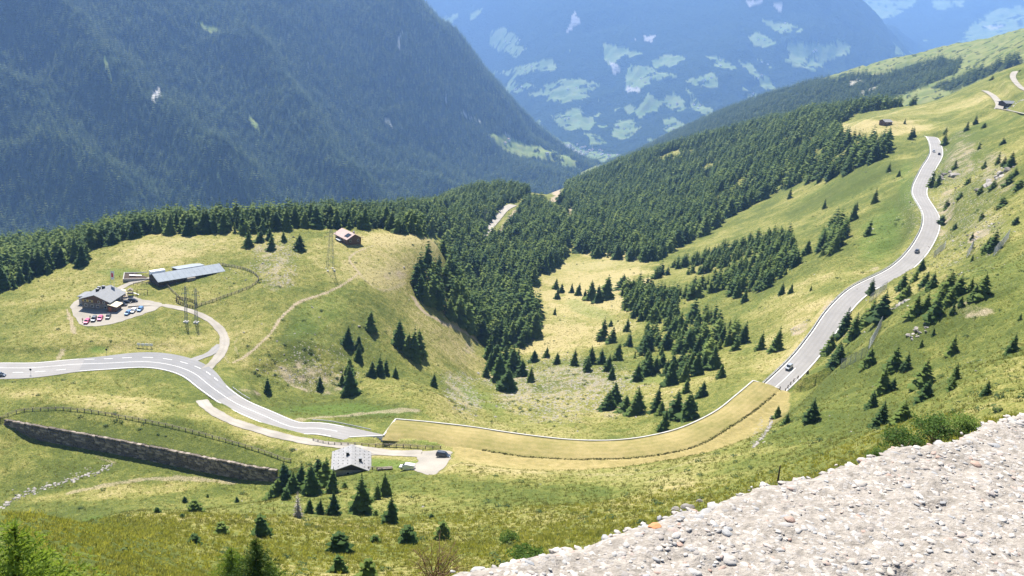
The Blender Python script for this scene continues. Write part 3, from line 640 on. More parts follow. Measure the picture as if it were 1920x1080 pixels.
RID_PTS = [(1920, 64, 3000), (2050, 40, 2900), (1800, 88, 3100), (1700, 112, 3200), (1620, 132, 3300), (1500, 173, 3500), (1400, 198, 3700), (1280, 248, 4200), (1200, 292, 4600), (1150, 312, 5000), (1700, 190, 2250), (1900, 140, 2000), (1800, 150, 2250), (1450, 235, 2600), (1280, 290, 3000), (1180, 315, 3700), (1560, 200, 2600),
           (1850, 105, 2600), (1700, 150, 2700), (34, 3500, -150), (28, 3800, -250), (22, 4100, -420), (14, 4700, -700), (8, 5600, -1100), (4, 5600, -1150), (4, 2600, -700), (9, 2400, -520), (16, 2100, -330), (24, 1900, -230), (30, 1800, -190), (36, 1700, -120), (38, 3000, 60)]
WOOD_RID = [[(1100, 345), (1140, 300), (1280, 225), (1400, 172), (1500, 150), (1560, 150), (1600, 140), (1650, 142), (1700, 125), (1760, 112), (1800, 112), (1790, 140), (1720, 165), (1660, 190), (1600, 205), (1450, 245), (1280, 300), (1150, 340)], [(1740, 165), (1790, 148), (1850, 125), (1905, 110), (1910, 120), (1850, 145), (1780, 172)]]
RX, RY, RZ, RPX, RPY, RMD, RRK = far_sheet('pasture_ridge', RID_PTS, 1, 40, 0.08, 1850, 5600, 240, 14, 110, M_RIDGE, [[(1000, -400), (2600, -400), (2600, 600), (1000, 600)]], [[(1588, 155), (1610, 150), (1620, 155), (1595, 162)], [(1610, 175), (1650, 158), (1645, 162), (1615, 180)]], wood=WOOD_RID)
# ------------------------------------------------------------------ conifers
def foliage_mat(name, lo, mid, hi, transl=0.22):
    m, nt, b = new_mat(name)
    oi = N(nt, 'ShaderNodeObjectInfo').outputs['Random']
    geo = N(nt, 'ShaderNodeNewGeometry').outputs['Position']
    f = noise_node(nt, geo, 0.9, 2, 0.6)
    f2 = math_n(nt, 'ADD', math_n(nt, 'MULTIPLY', oi, 0.62), math_n(nt, 'MULTIPLY', f, 0.45))
    c = ramp(nt, f2, [(0.12, lo), (0.5, mid), (0.95, hi)])
    nt.links.new(c, b.inputs['Base Color']); b.inputs['Roughness'].default_value = 0.75; b.inputs['Specular IOR Level'].default_value = 0.12
    tr = N(nt, 'ShaderNodeBsdfTranslucent'); nt.links.new(mixc(nt, 0.6, c, (mid[0] * 2.2, mid[1] * 2.0, mid[2] * .8)), tr.inputs['Color'])
    mx = N(nt, 'ShaderNodeMixShader'); mx.inputs[0].default_value = transl
    nt.links.new(b.outputs[0], mx.inputs[1]); nt.links.new(tr.outputs[0], mx.inputs[2])
    nt.links.new(mx.outputs[0], nt.nodes['Material Output'].inputs['Surface'])
    return m
M_SPRUCE = foliage_mat('spruce_needles', (0.022, 0.050, 0.013), (0.050, 0.092, 0.019), (0.135, 0.180, 0.032))
M_FARSPRUCE = foliage_mat('far_spruce_needles', (0.016, 0.038, 0.014), (0.042, 0.078, 0.022), (0.15, 0.18, 0.05), 0.25)
M_BRIGHT = foliage_mat('young_larch_needles', (0.085, 0.145, 0.028), (0.15, 0.225, 0.042), (0.25, 0.32, 0.07), 0.42)
M_BARK = simple('spruce_bark', (0.10, 0.075, 0.055), 0.9, 0, 0.3, 8.0)
M_DEAD = simple('dead_wood', (0.30, 0.27, 0.24), 0.9, 0, 0.25, 6.0)

def conifer_crown(seed, whorls, per, segs, rad=0.17, low=0.06, ragged=0.25, bend=0.0, curve=0.85, bunch=1.0):
    """crown of unit height: whorls of drooping, folded sprays with jagged edges"""
    rg = random.Random(seed); V = []; Fc = []
    for w in range(whorls):
        t = (w + rg.uniform(-.25, .25)) / (whorls - 1); t = min(max(t, 0), 1)
        z = low + (0.985 - low) * t
        prof = rad * ((1 - t) ** curve) * (0.72 + 0.28 * min(1, t / 0.08 + .4)) + 0.006
        k = max(3, int(round(per * (0.55 + 0.45 * (1 - t)))))
        a0 = rg.uniform(0, 6.28)
        for b_ in range(k):
            a = a0 + 6.283 * (b_ + rg.uniform(-.3, .3)) / k
            L = prof * rg.uniform(1 - ragged, 1 + ragged)
            if rg.random() < 0.06: L *= 0.55
            wd = L * rg.uniform(.36, .52) * bunch
            lift = 0.35 * (t - .45) - 0.10                                       # upper sprays rise, lower ones droop
            ca, sa = math.cos(a), math.sin(a); o = len(V); zz = z + rg.uniform(-.012, .012)
            for s_ in range(segs + 1):
                u = s_ / segs; x = L * (0.05 + 0.95 * u); h = zz + lift * x - 0.35 * x * u * (1 - t * .6)
                hw = wd * (math.sin(math.pi * min(1, u * .82 + .16)) ** .8) * rg.uniform(.65, 1.25) if s_ < segs else 0.002
                dz = -hw * rg.uniform(.35, .75) - 0.004
                V.append((ca * x, sa * x, h)); V.append((ca * x - sa * hw, sa * x + ca * hw, h + dz)); V.append((ca * x + sa * hw, sa * x - ca * hw, h + dz))
            for s_ in range(segs):
                p, q = o + 3 * s_, o + 3 * s_ + 3
                Fc += [(p, q, q + 1), (p, q + 1, p + 1), (p, p + 2, q + 2), (p, q + 2, q)]
    V.append((0, 0, 1.0)); o = len(V) - 1
    for a in range(3):
        an = 2.1 * a; V += [(0.012 * math.cos(an), 0.012 * math.sin(an), .93), (0.012 * math.cos(an + 2.1), 0.012 * math.sin(an + 2.1), .93)]
        Fc.append((o, len(V) - 2, len(V) - 1))
    V = np.array(V); V[:, 0] += bend * V[:, 2] ** 2
    return V, np.array(Fc)
def trunk_mesh(name, r=0.016, top=0.97, n=6, mat=None):
    m = MB(); m.tube((0, 0, -0.03), (0, 0, 0.35), r, r * .7, n); m.tube((0, 0, 0.35), (0, 0, top), r * .7, r * .12, n); return m.mesh(name, mat or M_BARK, True)
CROWN_NEAR = [np_mesh('crown', *conifer_crown(s_, 20, 8, 4, rad_, lo_, rg_ + .15, bd_, .85, .85), M_SPRUCE) for s_, rad_, lo_, rg_, bd_ in
              ((1, .27, .04, .25, .02), (2, .32, .02, .3, -.02), (3, .24, .05, .28, .01), (4, .35, .02, .35, .03), (5, .28, .06, .38, -.03))]
CROWN_SLIM = [np_mesh('crown', *conifer_crown(s_, 17, 8, 3, rad_, lo_, rg_, bd_), M_SPRUCE) for s_, rad_, lo_, rg_, bd_ in
              ((11, .23, .05, .25, .02), (12, .27, .04, .3, -.01), (13, .20, .08, .3, .01), (14, .30, .04, .3, .03))]
CROWN_BUSH = [np_mesh('crown', *conifer_crown(s_, 11, 9, 3, rad_, lo_, .45, bd_, .55), M_SPRUCE) for s_, rad_, lo_, bd_ in ((21, .42, .02, .04), (22, .5, .0, -.03), (23, .36, .03, .02))]
CROWN_MID = [np_mesh('conifer', *conifer_crown(s_, 12, 6, 2, rad_, lo_, .38), M_SPRUCE) for s_, rad_, lo_ in ((31, .22, .05), (32, .26, .04), (33, .19, .06), (34, .30, .08))]
CROWN_FAR = [np_mesh('conifer', *conifer_crown(s_, 7, 5, 1, rad_, lo_, .3, 0, .8, 1.35), M_FARSPRUCE) for s_, rad_, lo_ in ((41, .20, .02), (42, .25, .02), (43, .30, .05))]
M_LARCH = foliage_mat('larch_needles', (0.06, 0.10, 0.02), (0.10, 0.15, 0.03), (0.17, 0.21, 0.045), .3)
CROWN_MID.append(np_mesh('larch', *conifer_crown(36, 11, 6, 2, .27, .12, .55, .03, .6), M_LARCH))
CROWN_MID.append(np_mesh('conifer', *conifer_crown(37, 10, 5, 2, .2, .03, .6, -.03, .9), M_SPRUCE))
TRUNK = trunk_mesh('trunk')
print('tris near', [len(m.polygons) for m in CROWN_NEAR], 'mid', [len(m.polygons) for m in CROWN_MID], 'far', [len(m.polygons) for m in CROWN_FAR])

def scatter(name, meshes, P, scale, label, cat, rot=None, rand_tilt=0.04, widen=None):
    """one mass of many small things: points carrying instances"""
    P = np.asarray(P, np.float32); n = len(P)
    col = bpy.data.collections.new(name + '_kinds')
    for i, me in enumerate(meshes):
        o = bpy.data.objects.new('%s_kind_%d' % (name, i), me); col.objects.link(o)
    me = bpy.data.meshes.new(name); me.vertices.add(n); me.vertices.foreach_set('co', P.ravel())
    rg = np.random.default_rng(len(name) * 31 + n)
    sc = np.asarray(scale, np.float32)
    if sc.ndim == 1:
        wv = rg.uniform(1.0, 1.5, n).astype(np.float32); sc = np.stack([sc * wv, sc * wv, sc], 1)
    if rot is None: rot = np.stack([rg.normal(0, rand_tilt, n), rg.normal(0, rand_tilt, n), rg.uniform(0, 6.283, n)], 1)
    for k, v in (('sc', sc), ('rot', rot)):
        a = me.attributes.new(k, 'FLOAT_VECTOR', 'POINT'); a.data.foreach_set('vector', np.asarray(v, np.float32).ravel())
    a = me.attributes.new('pick', 'INT', 'POINT'); a.data.foreach_set('value', rg.integers(0, len(meshes), n).astype(np.int32))
    o = link(name, me); tag(o, label, cat, kind='stuff')
    ng = bpy.data.node_groups.new(name + '_scatter', 'GeometryNodeTree')
    ng.interface.new_socket('Geometry', in_out='INPUT', socket_type='NodeSocketGeometry'); ng.interface.new_socket('Geometry', in_out='OUTPUT', socket_type='NodeSocketGeometry')
    gi = ng.nodes.new('NodeGroupInput'); go = ng.nodes.new('NodeGroupOutput'); ip = ng.nodes.new('GeometryNodeInstanceOnPoints')
    ci = ng.nodes.new('GeometryNodeCollectionInfo'); ci.inputs['Collection'].default_value = col; ci.inputs['Separate Children'].default_value = True; ci.inputs['Reset Children'].default_value = True
    ip.inputs['Pick Instance'].default_value = True
    def na(nm, dt):
        x = ng.nodes.new('GeometryNodeInputNamedAttribute'); x.data_type = dt; x.inputs['Name'].default_value = nm; return x.outputs[0]
    ng.links.new(gi.outputs[0], ip.inputs['Points']); ng.links.new(ci.outputs[0], ip.inputs['Instance'])
    ng.links.new(na('pick', 'INT'), ip.inputs['Instance Index'])
    e2r = ng.nodes.new('FunctionNodeEulerToRotation'); ng.links.new(na('rot', 'FLOAT_VECTOR'), e2r.inputs[0]); ng.links.new(e2r.outputs[0], ip.inputs['Rotation'])
    ng.links.new(na('sc', 'FLOAT_VECTOR'), ip.inputs['Scale']); ng.links.new(ip.outputs[0], go.inputs[0])
    md = o.modifiers.new('scatter', 'NODES'); md.node_group = ng
    return o

# ------------------------------------------------------------------ where the woods stand (photo outlines of where trunks meet the ground)
WOODS = {
 'brow':   ([(-260, 575), (0, 549), (45, 539), (95, 512), (112, 503), (160, 500), (170, 469), (205, 460), (300, 446), (460, 440), (560, 436), (620, 434), (700, 431), (830, 446), (880, 450), (898, 442), (945, 384), (975, 378), (1000, 350), (940, 325), (800, 350), (600, 380), (400, 390), (100, 400), (0, 410), (-260, 430)], 5.4, (9.5, 16)),
 'gully':  ([(775, 553), (776, 520), (800, 490), (832, 484), (838, 452), (870, 447), (905, 460), (930, 442), (968, 398), (1000, 375), (1030, 395), (1066, 415), (1068, 478), (1042, 508), (1012, 520), (985, 558), (1012, 590), (1010, 618), (985, 648), (972, 688), (940, 700), (915, 690), (920, 655), (890, 636), (850, 600), (800, 580)], 5.2, (12, 19)),
 'spur':   ([(1066, 418), (1046, 385), (1060, 340), (1100, 325), (1150, 306), (1280, 270), (1450, 215), (1600, 188), (1710, 186), (1720, 196), (1650, 206), (1600, 214), (1578, 232), (1568, 250), (1610, 262), (1668, 272), (1672, 282), (1640, 300), (1600, 322), (1550, 342), (1510, 346), (1470, 356), (1420, 378), (1380, 404), (1330, 436), (1270, 466), (1225, 492), (1180, 488), (1120, 485), (1076, 470)], 6.0, (11, 19)),
 'grove':  ([(1165, 548), (1214, 524), (1264, 500), (1332, 478), (1400, 456), (1450, 440), (1480, 442), (1500, 478), (1496, 502), (1430, 546), (1382, 556), (1330, 572), (1282, 588), (1232, 606), (1186, 602), (1168, 575)], 5.0, (8, 13)),
 'lower':  ([(1190, 640), (1235, 605), (1300, 592), (1360, 604), (1400, 612), (1394, 650), (1340, 690), (1300, 716), (1262, 728), (1240, 712), (1200, 700), (1152, 692), (1160, 668)], 7.5, (8, 13)),
 'knot':   ([(1536, 482), (1540, 452), (1566, 424), (1590, 428), (1584, 458), (1560, 482)], 4.6, (10, 14)),
}
GAPS = [[(900, 452), (915, 428), (944, 384), (980, 378), (978, 395), (950, 430), (940, 452)], [(1036, 382), (1044, 350), (1062, 352), (1056, 372)], [(1056, 424), (1064, 392), (1078, 388), (1072, 424)], [(1125, 445), (1134, 412), (1140, 412), (1132, 450)],
        [(1448, 352), (1462, 345), (1470, 350), (1455, 360)], [(820, 406), (850, 385), (860, 388), (838, 412)], [(1520, 290), (1545, 276), (1552, 284), (1530, 300)]]
tp, th, tw = [], [], []
rgt = np.random.default_rng(3)
for nm, (poly, gap, (h0, h1)) in WOODS.items():
    c = np.array([tuple(spot(x, y)) for x, y in poly]); m_ = 30
    x0, x1, y0, y1 = c[:, 0].min() - m_, c[:, 0].max() + m_, c[:, 1].min() - m_, c[:, 1].max() + m_
    if nm in ('brow', 'spur', 'gully'): y1 = min(2150, y1 + 250)
    gx, gy = np.meshgrid(np.arange(x0, x1, gap), np.arange(y0, y1, gap)); gx = gx + rgt.uniform(-.48, .48, gx.shape) * gap; gy = gy + rgt.uniform(-.48, .48, gy.shape) * gap
    gx, gy = gx.ravel(), gy.ravel(); r_ = np.hypot(gx, gy); ok = (r_ < 2200) & (np.abs(np.arctan2(gx, gy)) < math.radians(37)); gx, gy = gx[ok], gy[ok]
    gz = land_z(gx, gy); px, py = project(gx, gy, gz)
    jit = 5 * fbm(gx / 14, gy / 14, 2, 61)
    ins = in_poly(px + jit, py + jit * .6, poly)
    if nm == 'brow': ins |= (gx / gy < 0.02) & (np.hypot(gx, gy) > 640) & (np.hypot(gx, gy) < 1500) & (gz > -420) & (project(gx, gy, gz)[1] > 380) & ~in_poly(px, py, [(560, 440), (840, 440), (1100, 700), (560, 700)]) & (np.hypot(gx, gy) > 720)
    for g_ in GAPS: ins &= ~in_poly(px, py, g_)
    dens = fbm(gx / 38, gy / 38, 2, 62); ins &= (dens > -.42) & (rgt.random(len(gx)) < 0.93)
    gx, gy, gz = gx[ins], gy[ins], gz[ins]; k = len(gx)
    h = rgt.uniform(h0, h1, k) * (1 + .18 * fbm(gx / 30, gy / 30, 2, 63)) * np.where(rgt.random(k) < .25, rgt.uniform(.45, .75, k), 1)
    tp.append(np.stack([gx, gy, gz], 1)); th.append(h); tw += [nm] * k
    print('WOOD', nm, k)
TP = np.concatenate(tp); TH = np.concatenate(th); TW = np.array(tw)

# the wooded mountainside across the valley and the ridge wood on the far right
def wood_on_sheet(X, Y, Z, PX, PY, keep, gap, h0, h1, seed):
    rg = np.random.default_rng(seed)
    cell = 1.0 * (np.roll(X, -1, 1) - X) ** 2 + (np.roll(Y, -1, 1) - Y) ** 2
    dA = np.sqrt(cell) * (np.sqrt((np.roll(X, -1, 0) - X) ** 2 + (np.roll(Y, -1, 0) - Y) ** 2))
    dA[-1, :] = 0; dA[:, -1] = 0
    lam = np.where(keep, dA / gap ** 2, 0); n = rg.poisson(lam); j, i = np.nonzero(n); rep = n[j, i]; j = np.repeat(j, rep); i = np.repeat(i, rep)
    fu = rg.random(len(i)); fv = rg.random(len(i))
    def itp(T): return (T[j, i] * (1 - fu) + T[j, i + 1] * fu) * (1 - fv) + (T[j + 1, i] * (1 - fu) + T[j + 1, i + 1] * fu) * fv
    P = np.stack([itp(X), itp(Y), itp(Z)], 1); return P, rg.uniform(h0, h1, len(P))
inview = (LPX > -120) & (LPX < 1250) & (LPY > -40) & (LPY < 470) & (LMD < .5) & (LRK < .5)
lp, lh = wood_on_sheet(LX, LY, LZ, LPX, LPY, inview, 13.0, 20, 38, 5)
wr = np.zeros_like(RZ, bool)
for p in WOOD_RID: wr |= in_poly(RPX + 8 * fbm(RX / 60, RY / 60, 2, 8), RPY + 6 * fbm(RX / 60, RY / 60, 2, 9), p)
rp, rh = wood_on_sheet(RX, RY, RZ, RPX, RPY, wr & (RRK < .5), 8.0, 13, 22, 6)
print('FAR TREES', len(lp), len(rp))
scatter('mountainside_forest', CROWN_FAR, lp, lh, 'dense blue-hazed conifer forest covering the steep mountainside across the valley', 'forest')
scatter('ridge_forest', CROWN_FAR, rp, rh, 'dark hazy forest band below the distant green pasture ridge', 'forest')
# ------------------------------------------------------------------ road surfaces and markings
def road_mat(name, col, var=0.12):
    m, nt, b = new_mat(name); geo = N(nt, 'ShaderNodeNewGeometry').outputs['Position']
    a = noise_node(nt, geo, 0.12, 3, 0.6); c = noise_node(nt, geo, 1.6, 3, 0.7)
    base = ramp(nt, a, [(0.3, [k * (1 - var) for k in col]), (0.7, [k * (1 + var) for k in col])])
    lane = N(nt, 'ShaderNodeAttribute'); lane.attribute_name = 'lane'
    wear = math_n(nt, 'MULTIPLY', math_n(nt, 'ADD', math_n(nt, 'COSINE', math_n(nt, 'MULTIPLY', lane.outputs['Fac'], 3.4)), 0.4), math_n(nt, 'MULTIPLY', a, 0.32), True)
    base = mixc(nt, wear, base, [k * .62 for k in col])
    nt.links.new(mixc(nt, math_n(nt, 'MULTIPLY', c, 0.45), base, [k * .68 for k in col]), b.inputs['Base Color']); b.inputs['Roughness'].default_value = 0.85
    bump(nt, b, c, 0.3, 0.02); return m
M_ASPH = road_mat('sun_bleached_asphalt', (0.27, 0.258, 0.248)); M_ASPH2 = road_mat('patched_asphalt', (0.225, 0.222, 0.222)); M_GRAVEL = road_mat('gravel', (0.33, 0.30, 0.255), .25)
M_PAINT = simple('road_paint', (0.80, 0.79, 0.76), 0.7, 0, 0.08, 2.0); M_CONC = simple('pale_concrete', (0.60, 0.58, 0.54), 0.85, 0, 0.14, 0.6); M_STEEL = simple('galvanised_steel', (0.36, 0.37, 0.38), 0.5, 0.5, 0.15, 2.0)
M_WOOD = simple('weathered_wood', (0.27, 0.23, 0.18), 0.85, 0, 0.3, 3.0); M_DARKWOOD = simple('dark_timber', (0.065, 0.045, 0.032), 0.8, 0, 0.3, 3.0)
def normals(L):
    d = np.gradient(L[:, :2], axis=0); d /= np.linalg.norm(d, axis=1)[:, None] + 1e-9
    return np.stack([-d[:, 1], d[:, 0]], 1)
def strip_mesh(name, L, o0, o1, dz, mat, rows=None):
    n = len(L); nn = normals(L); o0 = np.broadcast_to(o0, n); o1 = np.broadcast_to(o1, n)
    k = rows or 2; V = []
    for j in range(k):
        o = o0 + (o1 - o0) * j / (k - 1); V.append(np.stack([L[:, 0] + nn[:, 0] * o, L[:, 1] + nn[:, 1] * o, L[:, 2] + dz], 1))
    V = np.concatenate(V); I = np.arange(k * n).reshape(k, n)
    Fq = np.stack([I[:-1, :-1], I[1:, :-1], I[1:, 1:], I[:-1, 1:]], -1).reshape(-1, 4)[:, ::-1]
    me = np_mesh(name, V, Fq, mat); la = me.attributes.new('lane', 'FLOAT', 'POINT'); la.data.foreach_set('value', np.concatenate([o0 + (o1 - o0) * j / (k - 1) for j in range(k)]).astype(np.float32)); return me
nR = len(ROAD); sPX, sPY = project(ROAD[:, 0], ROAD[:, 1], ROAD[:, 2])
iL = int(np.argmin(np.hypot(ROAD[:, 0] - road_l[-1].x, ROAD[:, 1] - road_l[-1].y)))
fx = np.where(np.arange(nR) < iL + 4, sPX, 500)
FARW = np.interp(fx, [-140, 0, 100, 160, 200, 270, 330, 372, 402, 440], [5, 5.2, 5.2, 5.6, 8, 10, 9.2, 7.2, 5, 4.5]); NEARW = np.interp(fx, [-140, 0, 100, 160, 200, 270, 330, 372, 402], [10.5, 10.5, 9.2, 7, 6.3, 6, 5.3, 4.9, 4.6])
FARW = smooth1(FARW, 8); NEARW = smooth1(NEARW, 8)
road = tag(link('road', strip_mesh('road', ROAD, FARW, -NEARW, 0.0, M_ASPH, 17)), kind='structure')
il0, il1 = int(np.argmin(np.abs(sPX[:iL] - 155))), int(np.argmin(np.abs(sPX[:iL] - 430)))
link('road_patch', strip_mesh('road_patch', ROAD[il0:il1], FARW[il0:il1] - .1, -NEARW[il0:il1] + .1, 0.012, M_ASPH2, 17), road)
def mark(name, i0, i1, off, w=0.16, dash=None):
    o = np.broadcast_to(off, nR)
    if not dash: link(name, strip_mesh(name, ROAD[i0:i1], o[i0:i1] + w, o[i0:i1] - w, 0.03, M_PAINT), road); return
    m = MB()
    L = resample(ROAD[i0:i1], 0.5); q = np.linspace(0, 1, len(L)); oo = np.interp(q, np.linspace(0, 1, i1 - i0), o[i0:i1]); nn = normals(L)
    a, g = dash; k = 0
    while k + a < len(L):
        e = [(L[j, 0] + nn[j, 0] * (oo[j] + s_ * w), L[j, 1] + nn[j, 1] * (oo[j] + s_ * w), L[j, 2] + 0.03) for j in (k, k + a) for s_ in (1, -1)]
        m.add(e, [(0, 1, 3, 2)]); k += a + g
    m.build(name, M_PAINT, road)
c0 = int(np.argmin(np.abs(sPX[:iL] - 400)))
mark('centre_line', 0, iL + 3, 0.0, .09)
mark('edge_line', 0, il0, FARW - .5, .1); mark('edge_line', c0, iL + 3, FARW - .45, .1); mark('edge_line', il0, iL + 3, -NEARW + .5, .12)
mark('dashed_line', il0, c0, np.minimum(FARW - .6, 4.4), .11, (7, 7)); mark('dashed_line', 0, il0, np.full(nR, -4.2), .1, (7, 7))
iR = int(np.argmin(np.hypot(ROAD[:, 0] - mid[-1, 0], ROAD[:, 1] - mid[-1, 1])))
mark('edge_line', iR, nR, FARW - .4, .12); mark('edge_line', iR, nR, -NEARW + .4, .12); mark('centre_line', iR, iR + 16, 0.0, .1)
# pale verge kerb along the outer side of the climbing road
m = MB(); nn = normals(ROAD)
rows = [[(ROAD[i, 0] + nn[i, 0] * (FARW[i] + o), ROAD[i, 1] + nn[i, 1] * (FARW[i] + o), ROAD[i, 2] + .22) for i in range(iR, nR)] for o in (.5, .15)]
m.sheet(rows, .6); m.build('kerb', M_CONC, road)
for nm, L, h_, mt in (('service_road', SERVICE, 2.0, M_GRAVEL), ('access_road', ACCESS, 1.9, M_GRAVEL), ('side_spur', SPUR, 1.8, M_ASPH), ('farm_track', TRACK, 1.6, M_GRAVEL)):
    L = L.copy(); L[:, 2] = np.maximum(L[:, 2], land_z(L[:, 0], L[:, 1]) + .02)
    wv = h_ * (1 + .08 * np.sin(np.arange(len(L)) * .9) + .06 * np.sin(np.arange(len(L)) * 2.3))
    tag(link(nm, strip_mesh(nm, L, wv, -wv, 0.035, mt, 3)), kind='structure')
for nm, L, h_, mt in (('upper_road', UPPER, 3.2, M_GRAVEL), ('upper_road', UPPER2, 2.8, M_GRAVEL), ('upper_road', UPPER3, 2.8, M_GRAVEL), ('forest_road', CLEAR, 5.0, M_GRAVEL)):
    L = L.copy(); L[:, 2] += .15; tag(link(nm, strip_mesh(nm, L, h_, -h_, 0.05, mt, 3)), kind='structure')
def flat_poly(name, P, co, mat, dz=0.03):
    me = bpy.data.meshes.new(name); bm = bmesh.new()
    L = resample(P + [P[0]], 1.2)[:-1]; L[:, :2] += np.stack([fbm(L[:, 0] / 3, L[:, 1] / 3, 3, 71), fbm(L[:, 0] / 3, L[:, 1] / 3, 3, 72)], 1) * 1.1; vs_ = [bm.verts.new((x, y, co[0] * x + co[1] * y + co[2] + dz)) for x, y, _ in L]
    f = bm.faces.new(vs_); bmesh.ops.triangulate(bm, faces=[f]); bm.normal_update()
    for f in bm.faces:
        if f.normal.z < 0: f.normal_flip()
    bm.to_mesh(me); bm.free(); me.materials.append(mat); return tag(link(name, me), kind='structure')
flat_poly('car_park', YARD, YARD_PL, M_GRAVEL, 0.0); flat_poly('parking_lot', LOT, LOT_PL, M_GRAVEL, 0.0)

# ------------------------------------------------------------------ avalanche gallery with its mown grass roof
gal = thing('avalanche_gallery', 'long curved road gallery with mown straw-coloured grass roof and white concrete edge', 'gallery', tuple(mid[45]))
off = Vector(tuple(mid[45]))
def gp(p, dz=0.0): return (p[0] - off.x, p[1] - off.y, p[2] - off.z + dz)
def turf_mat():
    m, nt, b = new_mat('mown_turf'); geo = N(nt, 'ShaderNodeNewGeometry').outputs['Position']
    t = attr(nt, 'across'); n2 = noise_node(nt, geo, 0.5, 4, 0.65); n3 = noise_node(nt, geo, 3.0, 3, 0.7); n1 = noise_node(nt, geo, 0.06, 2)
    st = math_n(nt, 'SINE', math_n(nt, 'ADD', math_n(nt, 'MULTIPLY', t, 34.0), math_n(nt, 'MULTIPLY', n1, 8.0)))
    f = math_n(nt, 'ADD', math_n(nt, 'MULTIPLY', st, 0.035), math_n(nt, 'ADD', math_n(nt, 'MULTIPLY', n2, 0.5), math_n(nt, 'ADD', math_n(nt, 'MULTIPLY', n3, 0.4), math_n(nt, 'MULTIPLY', math_n(nt, 'SUBTRACT', n1, .5), .8))))
    c = ramp(nt, f, [(0.22, (0.175, 0.166, 0.054)), (0.45, (0.262, 0.220, 0.09)), (0.70, (0.355, 0.285, 0.132))])
    nt.links.new(c, b.inputs['Base Color']); b.inputs['Roughness'].default_value = .95; b.inputs['Specular IOR Level'].default_value = .05; bump(nt, b, math_n(nt, 'ADD', n3, n2), .7, .25); return m
nc = 9; V = []; tt = []
for j in range(nc):
    u = j / (nc - 1) * 1.14 - .14 if j else -.14; P = G_IN * (1 - u) + G_OUT * u
    P = P + 0; P[:, 2] += .55 * math.sin(math.pi * max(u, 0)) + (4.5 * u if u < 0 else 0) + .12 * fbm(P[:, 0] / 6, P[:, 1] / 6, 2, 4) - .1
    V.append(P - np.array(off)); tt.append(np.full(nG, u))
I = np.arange(nc * nG).reshape(nc, nG); Fq = np.stack([I[:-1, :-1], I[1:, :-1], I[1:, 1:], I[:-1, 1:]], -1).reshape(-1, 4)[:, ::-1]
me = np_mesh('grass_roof', np.concatenate(V), Fq, turf_mat(), True); a_ = me.attributes.new('across', 'FLOAT', 'POINT'); a_.data.foreach_set('value', np.concatenate(tt).astype(np.float32)); link('grass_roof', me, gal)
m = MB(); m.sheet([[gp(p, -.45) for p in G_IN + (G_OUT - G_IN) * .03], [gp(p, -.45) for p in G_OUT]], .7); m.build('roof_slab', M_CONC, gal)
def beam(L, w, h, top):
    nn_ = normals(L); mm = MB(); mm.sheet([[(L[i, 0] + nn_[i, 0] * s_ * w / 2 - off.x, L[i, 1] + nn_[i, 1] * s_ * w / 2 - off.y, L[i, 2] + top - off.z) for i in range(len(L))] for s_ in (1, -1)], h); return mm
M_EDGE = simple('weathered_edge_concrete', (0.44, 0.425, 0.40), .85, 0, .18, .5)
beam(G_OUT, .46, 1.2, .22).build('roof_edge', M_EDGE, gal)
for a_, b_ in ((G_IN[0], G_OUT[0]), (G_IN[-1], G_OUT[-1])):
    beam(resample([a_, b_], 2.0), .5, 1.1, .24).build('portal_edge', M_EDGE, gal)
for i in range(2, nG - 1, 3):                                                    # open outer side on columns
    p = G_OUT[i]; m = MB(); m.box(p[0] - .35 - off.x, p[0] + .35 - off.x, p[1] - .35 - off.y, p[1] + .35 - off.y, p[2] - G_DEPTH - 1.0 - off.z, p[2] - 1.0 - off.z); m.build('column', M_CONC, gal)
m = MB(); BW = G_IN + (G_OUT - G_IN) * .10; rows = [[gp(p, -1.2) for p in BW], [gp(p, -1.2) for p in G_IN + (G_OUT - G_IN) * .06]]; m.sheet(rows, G_DEPTH); m.build('back_wall', M_CONC, gal)
# wing wall beside the road at the left portal
beam(WING, .5, 5.5, .2).build('wing_wall', M_CONC, gal)
# dark drainage line of tall grass between roof and hillside
gm = MB(); rgd = random.Random(4)
for i in range(18, nG - 4):
    for k in range(16):
        p = G_IN[i] + (G_IN[min(i + 1, nG - 1)] - G_IN[i]) * rgd.random(); a = rgd.uniform(0, 6.28); h = rgd.uniform(.03, .3); x, y = p[0] + rgd.uniform(-.5, .5), p[1] + rgd.uniform(-.5, .5)
        gm.add([(x - .35 * math.cos(a), y - .35 * math.sin(a), p[2] - .1), (x + .35 * math.cos(a), y + .35 * math.sin(a), p[2] - .1), (x + .1, y, p[2] + h)], [(0, 1, 2)])
tag(gm.build('ditch_grass', simple('ditch_grass', (0.11, 0.12, 0.035), .9, 0, .3, 1.0)), 'line of dark uncut grass along the foot of the gallery roof', 'grass', kind='stuff')

